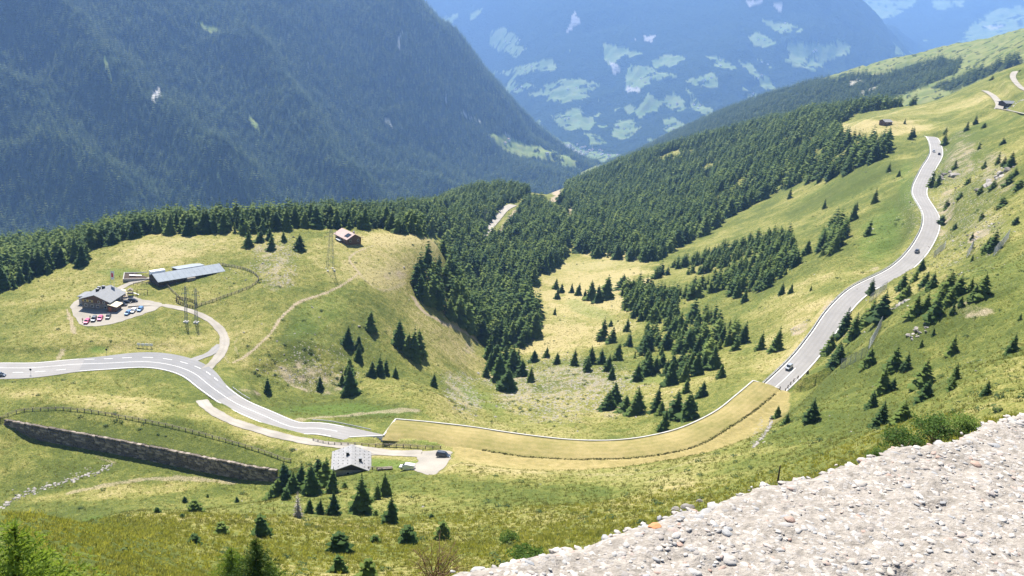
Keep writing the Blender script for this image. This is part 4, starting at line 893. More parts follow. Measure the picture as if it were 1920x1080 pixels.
# ------------------------------------------------------------------ dry stone retaining wall, stone by stone
wl = thing('stone_wall', 'long dark dry-stone retaining wall below the terraced meadow', 'wall', tuple(WALL_TOP[nW // 2])); woff = np.array(WALL_TOP[nW // 2])
def rock_mesh(name, seed, mat, sub=1, jit=.22, flat=1.0):
    bm = bmesh.new(); bmesh.ops.create_icosphere(bm, subdivisions=sub, radius=.5); rg = random.Random(seed)
    for v in bm.verts: v.co *= rg.uniform(1 - jit, 1 + jit); v.co.z *= flat
    me = bpy.data.meshes.new(name); bm.to_mesh(me); bm.free(); me.materials.append(mat); return me
def block_mesh(name, seed, mat):
    rg = random.Random(seed); bm = bmesh.new(); bmesh.ops.create_cube(bm, size=1.0)
    for v in bm.verts: v.co += Vector((rg.uniform(-.16, .1), rg.uniform(-.16, .1), rg.uniform(-.14, .1)))
    bmesh.ops.bevel(bm, geom=bm.edges[:], offset=.09, segments=1, affect='EDGES')
    me = bpy.data.meshes.new(name); bm.to_mesh(me); bm.free(); me.materials.append(mat); return me
def stone_mat(name, lo, hi, sc=2.0):
    m, nt, b = new_mat(name); oi = N(nt, 'ShaderNodeObjectInfo').outputs['Random']; geo = N(nt, 'ShaderNodeNewGeometry').outputs['Position']
    f = math_n(nt, 'ADD', math_n(nt, 'MULTIPLY', oi, .6), math_n(nt, 'MULTIPLY', noise_node(nt, geo, sc, 3, .65), .5))
    nt.links.new(ramp(nt, f, [(.2, lo), (.85, hi)]), b.inputs['Base Color']); b.inputs['Roughness'].default_value = .9; bump(nt, b, noise_node(nt, geo, sc * 3, 3), .6, .06); return m
M_STONE = stone_mat('wall_stone', (0.06, 0.050, 0.040), (0.34, 0.285, 0.235)); M_ROCK = stone_mat('grey_rock', (0.17, 0.155, 0.14), (0.38, 0.35, 0.315), 1.2)
BL = [block_mesh('stone', s_, M_STONE) for s_ in range(7)]
wn_ = normals(WALL_TOP); stones = []; rgw = random.Random(12); d_ = 0.0; row = 0
zoff = 0.0
while zoff < 5.2:
    hrow = rgw.uniform(.55, .85); d_ = rgw.uniform(0, 1)
    while d_ < nW - 1.5:
        w_ = rgw.uniform(.7, 1.7); c_ = d_ + w_ / 2; i = min(int(c_), nW - 2); f = c_ - i
        H = WALL_H[i]
        if zoff + hrow * .5 < H + .3:
            p = WALL_TOP[i] * (1 - f) + WALL_TOP[i + 1] * f; dr = WALL_TOP[i + 1] - WALL_TOP[i]
            cap = zoff == 0
            out = rgw.uniform(-.12, .12) - zoff * .10
            hz_ = hrow * rgw.uniform(.85, 1.05)
            stones.append(((p[0] + wn_[i, 0] * out, p[1] + wn_[i, 1] * out, p[2] - zoff - hz_ / 2 + (rgw.uniform(.0, .3) if cap else 0)), (w_ * 1.02, 1.0, hz_ * 1.04), math.atan2(dr[1], dr[0]) + rgw.uniform(-.06, .06), rgw.uniform(-.09, .09), rgw.randrange(7)))
        d_ += w_
    zoff += hrow * .97
bw = MB(); bw.sheet([[(WALL_TOP[i, 0] + wn_[i, 0] * o - woff[0], WALL_TOP[i, 1] + wn_[i, 1] * o - woff[1], WALL_TOP[i, 2] - .25 - woff[2]) for i in range(nW)] for o in (1.0, -.1)], 5.6); bw.build('wall_core', simple('wall_core', (0.05, 0.045, 0.04), .95), wl)
def app(sx): return sx[1][0] * sx[1][2] / (sx[0][0] ** 2 + sx[0][1] ** 2)
stones.sort(key=lambda q_: -app(q_))
for p, sc, rz, ry, k in stones[:290]:
    o = link('stone', BL[k], wl, (p[0] - woff[0], p[1] - woff[1], p[2] - woff[2])); o.scale = sc; o.rotation_euler = (0, ry, rz)
def join_copies(name, items, meshes, mat, parent, base):
    VV, FF = [], []; n = 0
    for p, sc, rz, ry, k in items:
        me = meshes[k]; co = np.empty(len(me.vertices) * 3, np.float32); me.vertices.foreach_get('co', co)
        M_ = np.array(Matrix.LocRotScale(Vector(p) - Vector(base), Matrix.Rotation(rz, 3, 'Z').to_quaternion() @ Matrix.Rotation(ry, 3, 'Y').to_quaternion(), Vector(sc)))
        c = co.reshape(-1, 3) @ M_[:3, :3].T + M_[:3, 3]; VV += [tuple(x) for x in c]; FF += [tuple(i + n for i in f.vertices) for f in me.polygons]; n += len(c)
    me = bpy.data.meshes.new(name); me.from_pydata(VV, [], FF); me.materials.append(mat)
    o = link(name, me, parent); o['kind'] = 'stuff'; return o
if len(stones) > 290: join_copies('small_stones', stones[290:], BL, M_STONE, wl, woff)
print('WALL', len(stones), 'stones; length', nW)

# ------------------------------------------------------------------ fences and barriers
def fence(name, label, L, gap, h, rails, mat, cat='fence', post=.11, railr=.085, group=None):
    L = resample([Vector((p[0], p[1], float(land_z(p[0], p[1])))) for p in L], gap); t_ = thing(name, label, cat, tuple(L[0]), 0, group); b0 = L[0]
    pm = MB(); pm.box(-post, post, -post, post, -.4, h); pme = pm.mesh('post', mat)
    L[:, 2] = land_z(L[:, 0], L[:, 1])
    for p in L:
        o = link('post', pme, t_, tuple(p - b0)); o.rotation_euler = (random.uniform(-.04, .04), random.uniform(-.04, .04), random.uniform(0, 3))
    for rz_ in rails:
        rm = MB()
        for a, b in zip(L[:-1], L[1:]):
            rm.tube(a - b0 + np.array((0, 0, rz_ + random.uniform(-.05, .05))), b - b0 + np.array((0, 0, rz_ + random.uniform(-.05, .05))), railr, None, 4)
        rm.build('rail', mat, t_)
    return t_
def pxl(pts, step=2.0, rmin=2.0): return [tuple(spot(x, y, rmin)) for x, y in pts]
fence('wooden_fence', 'long post-and-rail wooden fence along the grassy terrace above the stone wall', pxl(((-30, 800), (8, 782), (40, 772), (90, 769), (130, 769), (200, 778), (300, 797), (400, 822), (480, 845), (545, 866))), 2.6, 1.15, (.55, 1.0), M_WOOD)
fence('wooden_fence', 'straight wooden fence between the service road and the green strip by the gallery', pxl(((587, 826), (625, 834), (700, 837), (770, 839), (826, 841))), 2.4, 1.0, (.5, .9), M_WOOD)
fence('paddock_fence', 'weathered paddock fence curving round the stony pasture right of the long barn', pxl(((412, 497), (432, 500), (452, 504), (472, 511), (484, 521), (482, 530), (468, 540), (440, 551), (410, 561), (385, 570), (370, 575))), 1.9, 1.25, (.3, .65, 1.0), M_WOOD, post=.1, railr=.08)
fence('paddock_fence', 'weathered fence running from the long barn down to the small pen', pxl(((305, 530), (315, 538), (325, 549), (336, 558), (345, 565))), 1.9, 1.2, (.4, .9), M_WOOD, post=.1, railr=.07)
fence('animal_pen', 'small four-sided wooden pen beside the access lane', pxl(((331, 561), (350, 563), (369, 571), (362, 578), (345, 573), (331, 566), (331, 561))), 1.4, 1.3, (.3, .7, 1.1), M_DARKWOOD, 'pen', .1, .09)
fence('wooden_fence', 'low fence beside the track below the timber stack', pxl(((250, 534), (265, 533), (283, 532))), 1.8, 1.0, (.5, .9), M_WOOD)
def barrier(label, i0, i1, side, offs):
    nn_ = normals(ROAD); wv = FARW if side > 0 else NEARW
    L = np.array([(ROAD[i, 0] + nn_[i, 0] * side * (wv[i] + offs), ROAD[i, 1] + nn_[i, 1] * side * (wv[i] + offs), ROAD[i, 2]) for i in range(i0, i1)])
    t_ = thing('crash_barrier', label, 'crash barrier', tuple(L[0])); b0 = L[0]
    pm = MB(); pm.box(-.06, .06, -.06, .06, -.4, .75); pme = pm.mesh('post', M_STEEL)
    for p in L[::1 if i1 - i0 < 40 else 2]: link('post', pme, t_, tuple(p - b0))
    nn2 = normals(L); rm = MB(); rm.sheet([[(p[0] - b0[0] + n_[0] * o, p[1] - b0[1] + n_[1] * o, p[2] - b0[2] + .78) for p, n_ in zip(L, nn2)] for o in (.05, -.05)], .32); rm.build('beam', M_STEEL, t_)
i_a, i_b = int(np.argmin(np.abs(sPX[:iL] - 585))), iL + 8
barrier('steel crash barrier on the outer road edge before the gallery entrance', i_a, i_b, 1, .5)
barrier('short steel crash barrier on the bend below the junction', int(np.argmin(np.abs(sPX[:iL] - 408))), int(np.argmin(np.abs(sPX[:iL] - 452))), 1, .6)
barrier('long steel crash barrier on the outer edge of the climbing road', iR + 1, nR - 20, 1, .45)
fence('post_row', 'short row of dark posts beside the road at the gallery exit', pxl(((1462, 731), (1480, 724), (1500, 712), (1515, 702))), 3.0, 1.3, (.9,), M_DARKWOOD, 'fence', .12, .06)

# snow nets on the slope above the road
def snow_net(label, pts, h=3.4):
    L = resample([Vector(p) for p in pxl(pts)], 2.5); L[:, 2] = land_z(L[:, 0], L[:, 1]); t_ = thing('snow_net', label, 'snow fence', tuple(L[0]), 0, 'snow nets on the right slope'); b0 = L[0]; pm = MB(); pm.tube((0, 0, -.4), (0, .5, h), .09, .07, 5); pme = pm.mesh('post', M_STEEL)
    for p in L: link('post', pme, t_, tuple(p - b0))
    wm = MB()
    for a, b in zip(L[:-1], L[1:]):
        for k in range(9):
            u = .2 + k * .39; sag = .12
            q0 = a - b0 + np.array((0, .5 * u / h, u)); q1 = b - b0 + np.array((0, .5 * u / h, u)); mm_ = (q0 + q1) / 2 - np.array((0, 0, sag)); wm.tube(q0, mm_, .035, None, 3); wm.tube(mm_, q1, .035, None, 3)
        for k in range(1, 7):
            u = k / 7; q = (a * (1 - u) + b * u) - b0; wm.tube(q + np.array((0, .03, .2)), q + np.array((0, .48, 3.3)), .02, None, 3)
    wm.build('net', M_STEEL, t_)
for lb, pts in (('grey snow net climbing the slope just right of the lower climbing road', ((1628, 656), (1638, 640), (1652, 612))), ('grey snow net beside the road next to the lone roadside spruce', ((1630, 567), (1645, 555), (1662, 542))), ('low grey snow net above the gallery exit between spruces', ((1576, 692), (1600, 681), (1626, 668))),
                ('snow net below the bare earth scar beside the upper road', ((1750, 484), (1760, 475), (1772, 464))), ('rightmost tall snow net on the upper right slope', ((1862, 481), (1876, 466), (1891, 446))), ('short snow net between the two clumps right of the upper road', ((1812, 484), (1818, 476), (1824, 466)))): snow_net(lb, pts)
# ------------------------------------------------------------------ trees one can tell apart: base pixel, height in photo pixels, kind
ORD = ['first', 'second', 'third', 'fourth', 'fifth', 'sixth', 'seventh', 'eighth', 'ninth', 'tenth', 'eleventh', 'twelfth', 'thirteenth', 'fourteenth', 'fifteenth', 'sixteenth', 'seventeenth', 'eighteenth', 'nineteenth', 'twentieth']
CLUMPS = [
 ('spruce', 'in the dark clump left of the grey-roofed hut', 'n', [(517, 932, 36), (536, 922, 56), (549, 928, 44), (562, 919, 52), (585, 928, 62), (598, 915, 60), (608, 914, 56), (623, 924, 46)]),
 ('spruce', 'on the grass below the grey-roofed hut', 'n', [(580, 963, 30), (599, 965, 30), (625, 964, 44), (678, 963, 74), (707, 936, 30), (722, 930, 44), (732, 981, 52)]),
 ('spruce', 'on the near slope at the lower edge of the picture', 'b', [(415, 1002, 24), (487, 1008, 46), (634, 1037, 40), (632, 1074, 34), (703, 1017, 16), (763, 1019, 36), (831, 1013, 40)]),
 ('dwarf spruce', 'scattered on the near slope below the stone wall', 'b', [(295, 961, 11), (347, 941, 11), (366, 960, 26), (342, 971, 9), (389, 932, 6), (365, 1020, 20), (444, 942, 11), (646, 916, 13), (704, 967, 12), (809, 972, 9), (536, 937, 24)]),
 ('spruce', 'on the stony brow left of the brown house', 'n', [(466, 462, 30), (487, 453, 20), (505, 449, 22), (509, 468, 26), (532, 453, 20), (561, 468, 28)]),
 ('spruce', 'on the green flank of the left knoll', 's', [(652, 647, 34), (672, 653, 24), (672, 676, 30), (695, 619, 36), (747, 647, 46), (762, 664, 40), (773, 672, 56), (784, 666, 46)]),
 ('spruce', 'at the foot of the left knoll above the road', 's', [(502, 738, 32), (600, 731, 26), (641, 722, 24), (657, 741, 56), (655, 700, 30), (697, 706, 28), (712, 705, 38), (723, 702, 30), (741, 708, 22), (813, 726, 26)]),
 ('spruce', 'on the left bank of the stony bowl', 'n', [(911, 706, 24), (919, 693, 34), (936, 715, 54), (951, 731, 42), (961, 703, 52), (977, 706, 32), (995, 716, 28), (1001, 678, 22), (1024, 670, 20), (1044, 682, 22), (1076, 686, 32)]),
 ('spruce', 'on the floor of the bowl left of the lower grove', 'n', [(1102, 695, 26), (1107, 683, 34), (1128, 683, 28), (1140, 695, 30), (1147, 710, 24), (1195, 713, 32), (1215, 703, 40), (1241, 688, 27), (1250, 703, 28)]),
 ('spruce', 'just behind the white edge of the gallery', 'n', [(1140, 767, 32), (1152, 756, 40), (1171, 770, 30), (1193, 775, 48), (1231, 771, 44), (1238, 777, 26), (1244, 807, 42), (1266, 781, 48), (1291, 783, 46), (1286, 736, 26), (1316, 743, 28), (1352, 708, 26)]),
 ('spruce', 'on the dry meadow left of the grove', 's', [(1040, 590, 14), (1044, 560, 18), (1042, 541, 18), (1053, 548, 16), (1072, 548, 16), (1084, 553, 22), (1097, 561, 18), (1109, 561, 34), (1122, 566, 30), (1136, 560, 42)]),
 ('spruce', 'between the grove and the bowl', 'n', [(1129, 636, 40), (1147, 643, 30), (1145, 611, 12), (1175, 621, 24), (1166, 541, 26), (1184, 548, 24), (1176, 574, 22)]),
 ('spruce', 'on the pasture between grove and climbing road', 's', [(1455, 658, 44), (1425, 655, 34), (1466, 552, 22), (1482, 550, 18), (1396, 566, 24), (1520, 545, 10), (1512, 476, 26), (1626, 441, 30), (1600, 412, 28), (1640, 380, 26), (1666, 322, 17), (1685, 331, 13), (1605, 395, 16), (1545, 390, 18), (1480, 372, 20), (1340, 650, 24)]),
 ('spruce', 'beside the far meadow hut', 's', [(1706, 261, 22), (1712, 258, 18), (1666, 257, 15), (1696, 232, 10), (1646, 275, 20), (1640, 290, 22), (1655, 268, 20)]),
 ('spruce', 'along the right edge of the climbing road', 'n', [(1555, 662, 38), (1572, 670, 30), (1582, 627, 48), (1600, 637, 48), (1615, 618, 36), (1631, 608, 46), (1653, 599, 50), (1632, 551, 28), (1692, 541, 30), (1697, 561, 28), (1715, 527, 20), (1728, 508, 24)]),
 ('spruce', 'in the scattered band right of the road bend', 'n', [(1715, 591, 38), (1735, 581, 32), (1733, 535, 26), (1747, 541, 30), (1752, 596, 42), (1762, 566, 32), (1775, 558, 48), (1786, 587, 20), (1780, 571, 30), (1796, 556, 38), (1801, 573, 18), (1818, 548, 28), (1827, 561, 26), (1841, 555, 42)]),
 ('spruce', 'on the green slope above the parapet', 'n', [(1457, 783, 22), (1474, 796, 22), (1521, 789, 42), (1569, 687, 42), (1630, 687, 34), (1635, 763, 30), (1650, 799, 46), (1654, 737, 48), (1672, 732, 24), (1676, 690, 42), (1692, 789, 36), (1698, 692, 30), (1729, 725, 52), (1733, 750, 38), (1727, 651, 16)]),
 ('spruce', 'near the right margin of the green slope', 'n', [(1785, 662, 32), (1750, 628, 13), (1790, 714, 32), (1784, 731, 24), (1849, 741, 28), (1897, 662, 36), (1912, 600, 12)]),
 ('spruce', 'on the upper right slope above the road', 's', [(1772, 251, 13), (1812, 245, 17), (1829, 233, 15), (1770, 273, 24), (1835, 280, 13), (1790, 316, 16), (1745, 351, 32), (1758, 349, 22), (1845, 316, 14), (1870, 308, 22), (1882, 312, 18), (1895, 313, 26), (1862, 470, 36), (1850, 472, 28), (1822, 490, 14), (1822, 450, 14)]),
 ('dwarf spruce', 'dotted over the rough far-right slope', 'b', [(1775, 390, 16), (1800, 372, 12), (1838, 362, 14), (1862, 352, 14), (1890, 345, 20), (1910, 355, 18), (1880, 385, 16), (1905, 420, 14), (1840, 410, 12), (1790, 430, 12), (1765, 420, 16), (1880, 270, 12), (1860, 150, 8), (1845, 240, 10), (1902, 330, 16), (1815, 345, 14)]),
]
NEARSET = []                                   # individual trees so far
def tree(name, label, p, h, crown, cat='tree', group=None, trunk=TRUNK, tilt=.03, wide=1.0):
    t_ = thing(name, label, cat, p, random.uniform(0, 6.28), group); t_.rotation_euler[0] = random.gauss(0, tilt); t_.rotation_euler[1] = random.gauss(0, tilt)
    w_ = h * random.uniform(1.1, 1.45) * wide; t_.scale = (w_, w_, h)
    link('trunk', trunk, t_); link('crown', crown, t_); return t_
def px_height(p, hpx):
    c = Vector(p).dot(fwd); return hpx * c / F_PX / 0.93
singles = 0; SINGLE_XY = []
for noun, where, kind, lst in CLUMPS:
    order = sorted(range(len(lst)), key=lambda i: lst[i][0])
    for rank, i in enumerate(order):
        x, y, hp = lst[i]; p = spot(x, y, 60 if y > 900 else 150); h = px_height(p, hp)
        k = random.choice(CROWN_NEAR if kind == 'n' else CROWN_SLIM if kind == 's' else CROWN_BUSH)
        lb = '%s %s from the left %s' % (ORD[rank], noun, where); h *= 1.1
        tree('dwarf_spruce' if noun.startswith('dwarf') else 'spruce_tree', lb, p, h, k, group='spruces ' + where); singles += 1; SINGLE_XY.append((p.x, p.y))
# the dead grey spruce
pd = spot(558, 970); hd = px_height(pd, 52)
dv, df = conifer_crown(77, 20, 8, 2, .17, .1, .4, .03, .8, .35)
tree('dead_spruce', 'bare silver-grey dead spruce standing in front of the clump', pd, hd, np_mesh('crown', dv, df, M_DEAD), trunk=trunk_mesh('trunk', .02, .97, 6, M_DEAD))
# the largest trees of the woods, as many as make 300
d_all = np.linalg.norm(TP, axis=1); size = TH / d_all
cand = np.argsort(-size)[:2600]; cp = TP[cand]; ppx, ppy = project(cp[:, 0], cp[:, 1], cp[:, 2]); ppt = project(cp[:, 0], cp[:, 1], cp[:, 2] + TH[cand])[1]
hidden = np.zeros(len(cand))
for i in range(len(cand)):
    fr = (d_all[cand] < d_all[cand[i]] - 1) & (np.abs(ppx - ppx[i]) < 9) & (ppt < ppy[i]) & (ppy > ppt[i] + 4)
    hidden[i] = np.clip((ppy[i] - ppt[fr].min()) / max(ppy[i] - ppt[i], 1), 0, 1) if fr.any() else 0
inf_ = (ppx > -10) & (ppx < 1930) & (ppy < 1080)
score = size[cand] * (1 - .75 * hidden) * inf_
pick = cand[np.argsort(-score)[:max(0, 300 - singles)]]
WHERE = {'brow': ('spruce at the front of the wood behind the left plateau', 'front spruces of the wood behind the left plateau'), 'gully': ('spruce fronting the gully wood beside the knoll', 'front spruces of the gully wood'), 'spur': ('spruce fronting the large wood on the right spur', 'front spruces of the spur wood'),
         'grove': ('spruce in the long grove below the climbing road', 'spruces of the long grove'), 'lower': ('spruce in the loose lower grove above the bowl', 'spruces of the lower grove'), 'knot': ('spruce in the tight knot beside the climbing road', 'spruces of the tight knot')}
byg = {}
pkx = project(TP[pick][:, 0], TP[pick][:, 1], TP[pick][:, 2])[0]
for i, x in sorted(zip(pick, pkx), key=lambda q_: q_[1]):
    lb, gr = WHERE[TW[i]]
    if TW[i] == 'brow':
        zone = 'left of the inn' if x < 172 else 'behind the inn and barn' if x < 440 else 'behind the brown house' if x < 690 else 'right of the brown house'; lb = 'spruce at the wood edge ' + zone; gr = 'wood edge spruces ' + zone
    byg.setdefault((lb, gr), []).append(i)
for (lb, gr), ids in byg.items():
  for rank, i in enumerate(ids):
    lb2 = ('%s from the left, ' % ORD[rank] + lb) if len(ids) <= 20 else lb
    tree('spruce_tree', lb2, tuple(TP[i]), float(TH[i]), random.choice(CROWN_SLIM), group=gr)
rest = np.ones(len(TP), bool); rest[pick] = False
sx_ = np.array(SINGLE_XY)
print('TREES singles', singles, 'picked', len(pick), 'mass', rest.sum())
scatter('forest', CROWN_MID, TP[rest], TH[rest], 'dark conifer forest on the plateau brow, in the gully and over the right-hand spur', 'forest')

# ------------------------------------------------------------------ ground cover: tussocks, dwarf shrubs, stones
def tuft_mesh(seed, blades, mat, spread=.5, lean=.5):
    rg = random.Random(seed); V = []; Fc = []
    for b_ in range(blades):
        a = rg.uniform(0, 6.28); r_ = rg.uniform(0, spread) ** 1.0; x, y = r_ * math.cos(a), r_ * math.sin(a); w_ = rg.uniform(.05, .13); h = rg.uniform(.5, 1.0); d_ = a + rg.uniform(-.8, .8); ln = rg.uniform(.15, lean); p_ = rg.uniform(0, 3.14)
        o = len(V); V += [(x - w_ * math.cos(p_), y - w_ * math.sin(p_), -.1), (x + w_ * math.cos(p_), y + w_ * math.sin(p_), -.1), (x + ln * math.cos(d_), y + ln * math.sin(d_), h)]; Fc.append((o, o + 1, o + 2))
    return np_mesh('tuft', np.array(V), np.array(Fc), mat)
M_TUFT = foliage_mat('grass_blades', (0.07, 0.095, 0.02), (0.145, 0.155, 0.04), (0.28, 0.25, 0.09), .3)
M_DWARF = foliage_mat('dwarf_shrub_leaves', (0.028, 0.05, 0.018), (0.05, 0.085, 0.025), (0.10, 0.13, 0.035), .2)
def fit_cover(n, wfun, rmin, rmax, seed):
    """random spots on the land in view, even over the picture's ground area"""
    rg = np.random.default_rng(seed); j = rg.integers(0, len(RR), n); ok = (RR[j] > rmin) & (RR[j] < rmax); j = j[ok]; i = rg.integers(int(.09 * len(AZ)), int(.91 * len(AZ)), len(j))
    w = wfun(j, i); k = rg.random(len(j)) < w; j, i = j[k], i[k]
    a = AZ[i] + rg.uniform(-.5, .5, len(i)) * (AZ[1] - AZ[0]); r = RR[j] + rg.uniform(0, 1, len(j)) * np.minimum(1.5, RR[j] * .012); x, y = r * np.sin(a), r * np.cos(a)
    return np.stack([x, y, land_z(x, y)], 1), r, j, i
bare = np.clip(1.25 - 2.2 * ATT['dirt'] - ATT['mown'] * .9, 0, 1) * (keep > .35)
gz_px, gz_py = project(gX, gY, gZ)
P_, r_, j_, i_ = fit_cover(230000, lambda j, i: bare[j, i] * (.35 + .5 * sstep(-.3, .4, sml[j, i])), 30, 640, 1)
sc_ = np.random.default_rng(2).uniform(.22, .62, len(P_)) * np.clip(r_ / 130, .45, 1.15)
ob = scatter('pasture_grass', [tuft_mesh(s_, 9, M_TUFT) for s_ in range(5)], P_, np.stack([sc_ * 1.3, sc_ * 1.3, sc_ * .75], 1), 'tussocky alpine pasture grass over the slopes and plateau', 'grass', rand_tilt=.2)
def clump_mesh(seed, n, mat):
    rg = random.Random(seed); V = []; Fc = []
    for b_ in range(n):
        u, v = rg.uniform(0, 6.28), rg.uniform(.05, 1.4); d = Vector((math.cos(u) * math.cos(v), math.sin(u) * math.cos(v), math.sin(v) * .8)); c = d * rg.uniform(.55, 1.0); t1 = d.orthogonal().normalized(); t1.rotate(Matrix.Rotation(rg.uniform(0, 6.28), 3, d)); t2 = d.cross(t1); s_ = rg.uniform(.12, .3); o = len(V)
        V += [c - t1 * s_, c + t2 * s_ * .6, c + t1 * s_ + d * .1, c - t2 * s_ * .6]; Fc.append((o, o + 1, o + 2, o + 3))
    return np_mesh('shrub', np.array([tuple(v) for v in V]), np.array(Fc), mat)
rocky = np.clip(.12 * right + .9 * ATT['stone'] * .3 + .9 * blob(590, 690, 110, 60) + .3 * blob(1000, 740, 150, 60) + .5 * blob(280, 812, 240, 14, 10) + .7 * blob(1800, 360, 120, 150) + .08, 0, 1)
P_, r_, j_, i_ = fit_cover(60000, lambda j, i: rocky[j, i] * .55 * (bare[j, i] > .3) * sstep(.0, .4, medn[j, i] + .15), 60, 900, 3)
sc_ = np.random.default_rng(4).uniform(.3, 1.1, len(P_)) ** 1.3 * 1.1
scatter('dwarf_shrubs', [clump_mesh(s_, 34, M_DWARF) for s_ in range(4)], P_, np.stack([sc_ * 1.2, sc_ * 1.2, sc_ * .75], 1), 'low dark juniper and heather scrub dotted over the slopes', 'scrub')
RK = [rock_mesh('stone', s_, M_ROCK, 1, .25, .6) for s_ in range(6)]
P_, r_, j_, i_ = fit_cover(90000, lambda j, i: np.clip(ATT['stone'][j, i] ** 1.5 * .5 + .006 + .02 * right[j, i], 0, 1), 60, 800, 5)
sc_ = .18 + np.minimum(.9, np.random.default_rng(6).exponential(.20, len(P_)))
sc_ = sc_ * np.clip(r_ / 280, .2, 1.7)
scatter('scattered_stones', RK, P_, np.stack([sc_ * 1.2, sc_, sc_ * .9], 1), 'pale stones strewn over the bowl, the brow and the slopes', 'stones', rand_tilt=.3)
# ------------------------------------------------------------------ buildings
M_SLATE = simple('grey_sheet_roof', (0.20, 0.205, 0.215), .6, .1, .12, 1.0); M_SLAB = simple('pale_slab_roof', (0.27, 0.265, 0.265), .8, 0, .2, 1.2); M_PINKROOF = simple('faded_red_roof', (0.42, 0.31, 0.28), .75, 0, .15, 1.0)
M_TIN = simple('blue_grey_metal_roof', (0.25, 0.28, 0.315), .75, 0, .1, .4); M_PLASTER = simple('grey_plaster', (0.36, 0.34, 0.32), .9, 0, .12, 1.2); M_BROWN = simple('brown_boards', (0.14, 0.085, 0.055), .85, 0, .25, 2.0)
M_GLASS = simple('dark_window_glass', (0.02, 0.024, 0.03), .08, 0, .1, 2.0, .6); M_WHITE = simple('white_paint', (0.78, 0.77, 0.74), .6, 0, .06, 2.0); M_CREAM = simple('cream_canvas', (0.72, 0.62, 0.44), .8, 0, .06, 2.0); M_BLACK = simple('black_metal', (0.025, 0.025, 0.027), .5, .2, .2, 2.0)
M_YELLOW = simple('ochre_boards', (0.45, 0.33, 0.12), .8, 0, .15, 2.0); M_RED = simple('red_cloth', (0.62, 0.05, 0.06), .7, 0, .08, 2.0); M_TERR = simple('terrace_boards', (0.50, 0.40, 0.31), .8, 0, .12, 2.0)
def house(name, label, cat, p, heading, W, L, eave, rise, wall_mat, roof_mat, over=.7, gable_mat=None, base=1.5, thick=.22, both=True):
    """gabled house: x across, y along the ridge; heading clockwise from straight ahead"""
    t_ = thing(name, label, cat, tuple(p), -math.radians(heading))
    m = MB(); m.prism([(-W / 2, -base), (W / 2, -base), (W / 2, eave), (-W / 2, eave)], -L / 2, L / 2); m.build('walls', wall_mat, t_)
    g = MB(); g.prism([(-W / 2 + .02, eave), (W / 2 - .02, eave), (0, eave + rise)], -L / 2 + .02, L / 2 - .02); g.build('gable', gable_mat or wall_mat, t_)
    k = rise / (W / 2)
    for s_ in (-1, 1):
        e = W / 2 + over; m = MB(); m.prism([(0, eave + rise + .12), (s_ * e, eave - k * over + .12), (s_ * e, eave - k * over + .12 + thick), (0, eave + rise + .12 + thick)], -L / 2 - over, L / 2 + over); m.build('roof_panel', roof_mat, t_)
    return t_, k
def window(t_, x, y, z, w, h, axis, frame=M_WHITE, pane=M_GLASS):
    """axis 'y-' etc: wall direction the window looks to"""
    d = .04
    def bx_(e, dd, mat, nm, par):
        m = MB()
        if axis in ('y-', 'y+'): s_ = -1 if axis == 'y-' else 1; m.box(x - w / 2 - e, x + w / 2 + e, min(y, y + s_ * dd), max(y, y + s_ * dd), z - h / 2 - e, z + h / 2 + e)
        else: s_ = -1 if axis == 'x-' else 1; m.box(min(x, x + s_ * dd), max(x, x + s_ * dd), y - w / 2 - e, y + w / 2 + e, z - h / 2 - e, z + h / 2 + e)
        return m.build(nm, mat, par)
    f = bx_(.09, .05, frame, 'window', t_); bx_(0, .08, pane, 'pane', f)

# the near hut with the slab roof
ph = spot(655, 884); ph.z = float(land_z(ph.x, ph.y)); 
hut, k = house('slab_roofed_hut', 'stone hut with pale grey slab roof beside the gravel parking lot', 'hut', Vector((ph.x, ph.y + 3.0, float(land_z(ph.x, ph.y + 3)))), -10, 10.2, 10.4, 2.0, 2.1, M_PLASTER, M_SLAB, .8, M_DARKWOOD, 3.0)
gm = MB(); gm.box(-.1, .1, -.05, .05, 0, .1); guard = MB().box(-.12, .12, -.08, .08, 0, .12).mesh('snow_guard', M_BLACK)
for s_ in (-1, 1):
    for r_ in range(4):
        for c_ in range(6):
            x = s_ * (1.1 + r_ * 1.35); y = -4.8 + c_ * 1.9 + (.9 if r_ % 2 else 0); link('snow_guard', guard, hut, (x, y, 2.0 + 2.1 - k * abs(x) + .34))
for x, y in ((-1.2, .5), (2.6, -2.0)):
    zc = 2.0 + 2.1 - k * abs(x); m = MB(); m.box(x - .42, x + .42, y - .42, y + .42, zc - .2, zc + 1.25); c_ = m.build('chimney', M_BLACK, hut); m = MB(); m.box(x - .55, x + .55, y - .55, y + .55, zc + 1.25, zc + 1.4); m.build('chimney_cap', M_SLATE, c_)
window(hut, -.9, -5.2, .9, .8, .9, 'y-'); window(hut, 2.8, -5.2, .9, .8, .8, 'y-'); window(hut, 5.1, 1.5, 1.0, .9, .9, 'x+')
m = MB(); m.box(5.1, 8.0, -3.6, 4.2, -.9, .15); m.build('terrace', M_TERR, hut)
for a, b in (((5.2, -3.5), (7.9, -3.5)), ((7.9, -3.5), (7.9, 4.1))):
    m = MB(); n_ = 5
    for i in range(n_ + 1):
        u = i / n_; x, y = a[0] + (b[0] - a[0]) * u, a[1] + (b[1] - a[1]) * u; m.box(x - .05, x + .05, y - .05, y + .05, .15, 1.15)
    m.tube((a[0], a[1], 1.12), (b[0], b[1], 1.12), .06, None, 4); m.tube((a[0], a[1], .65), (b[0], b[1], .65), .05, None, 4); m.build('railing', M_WHITE, hut)
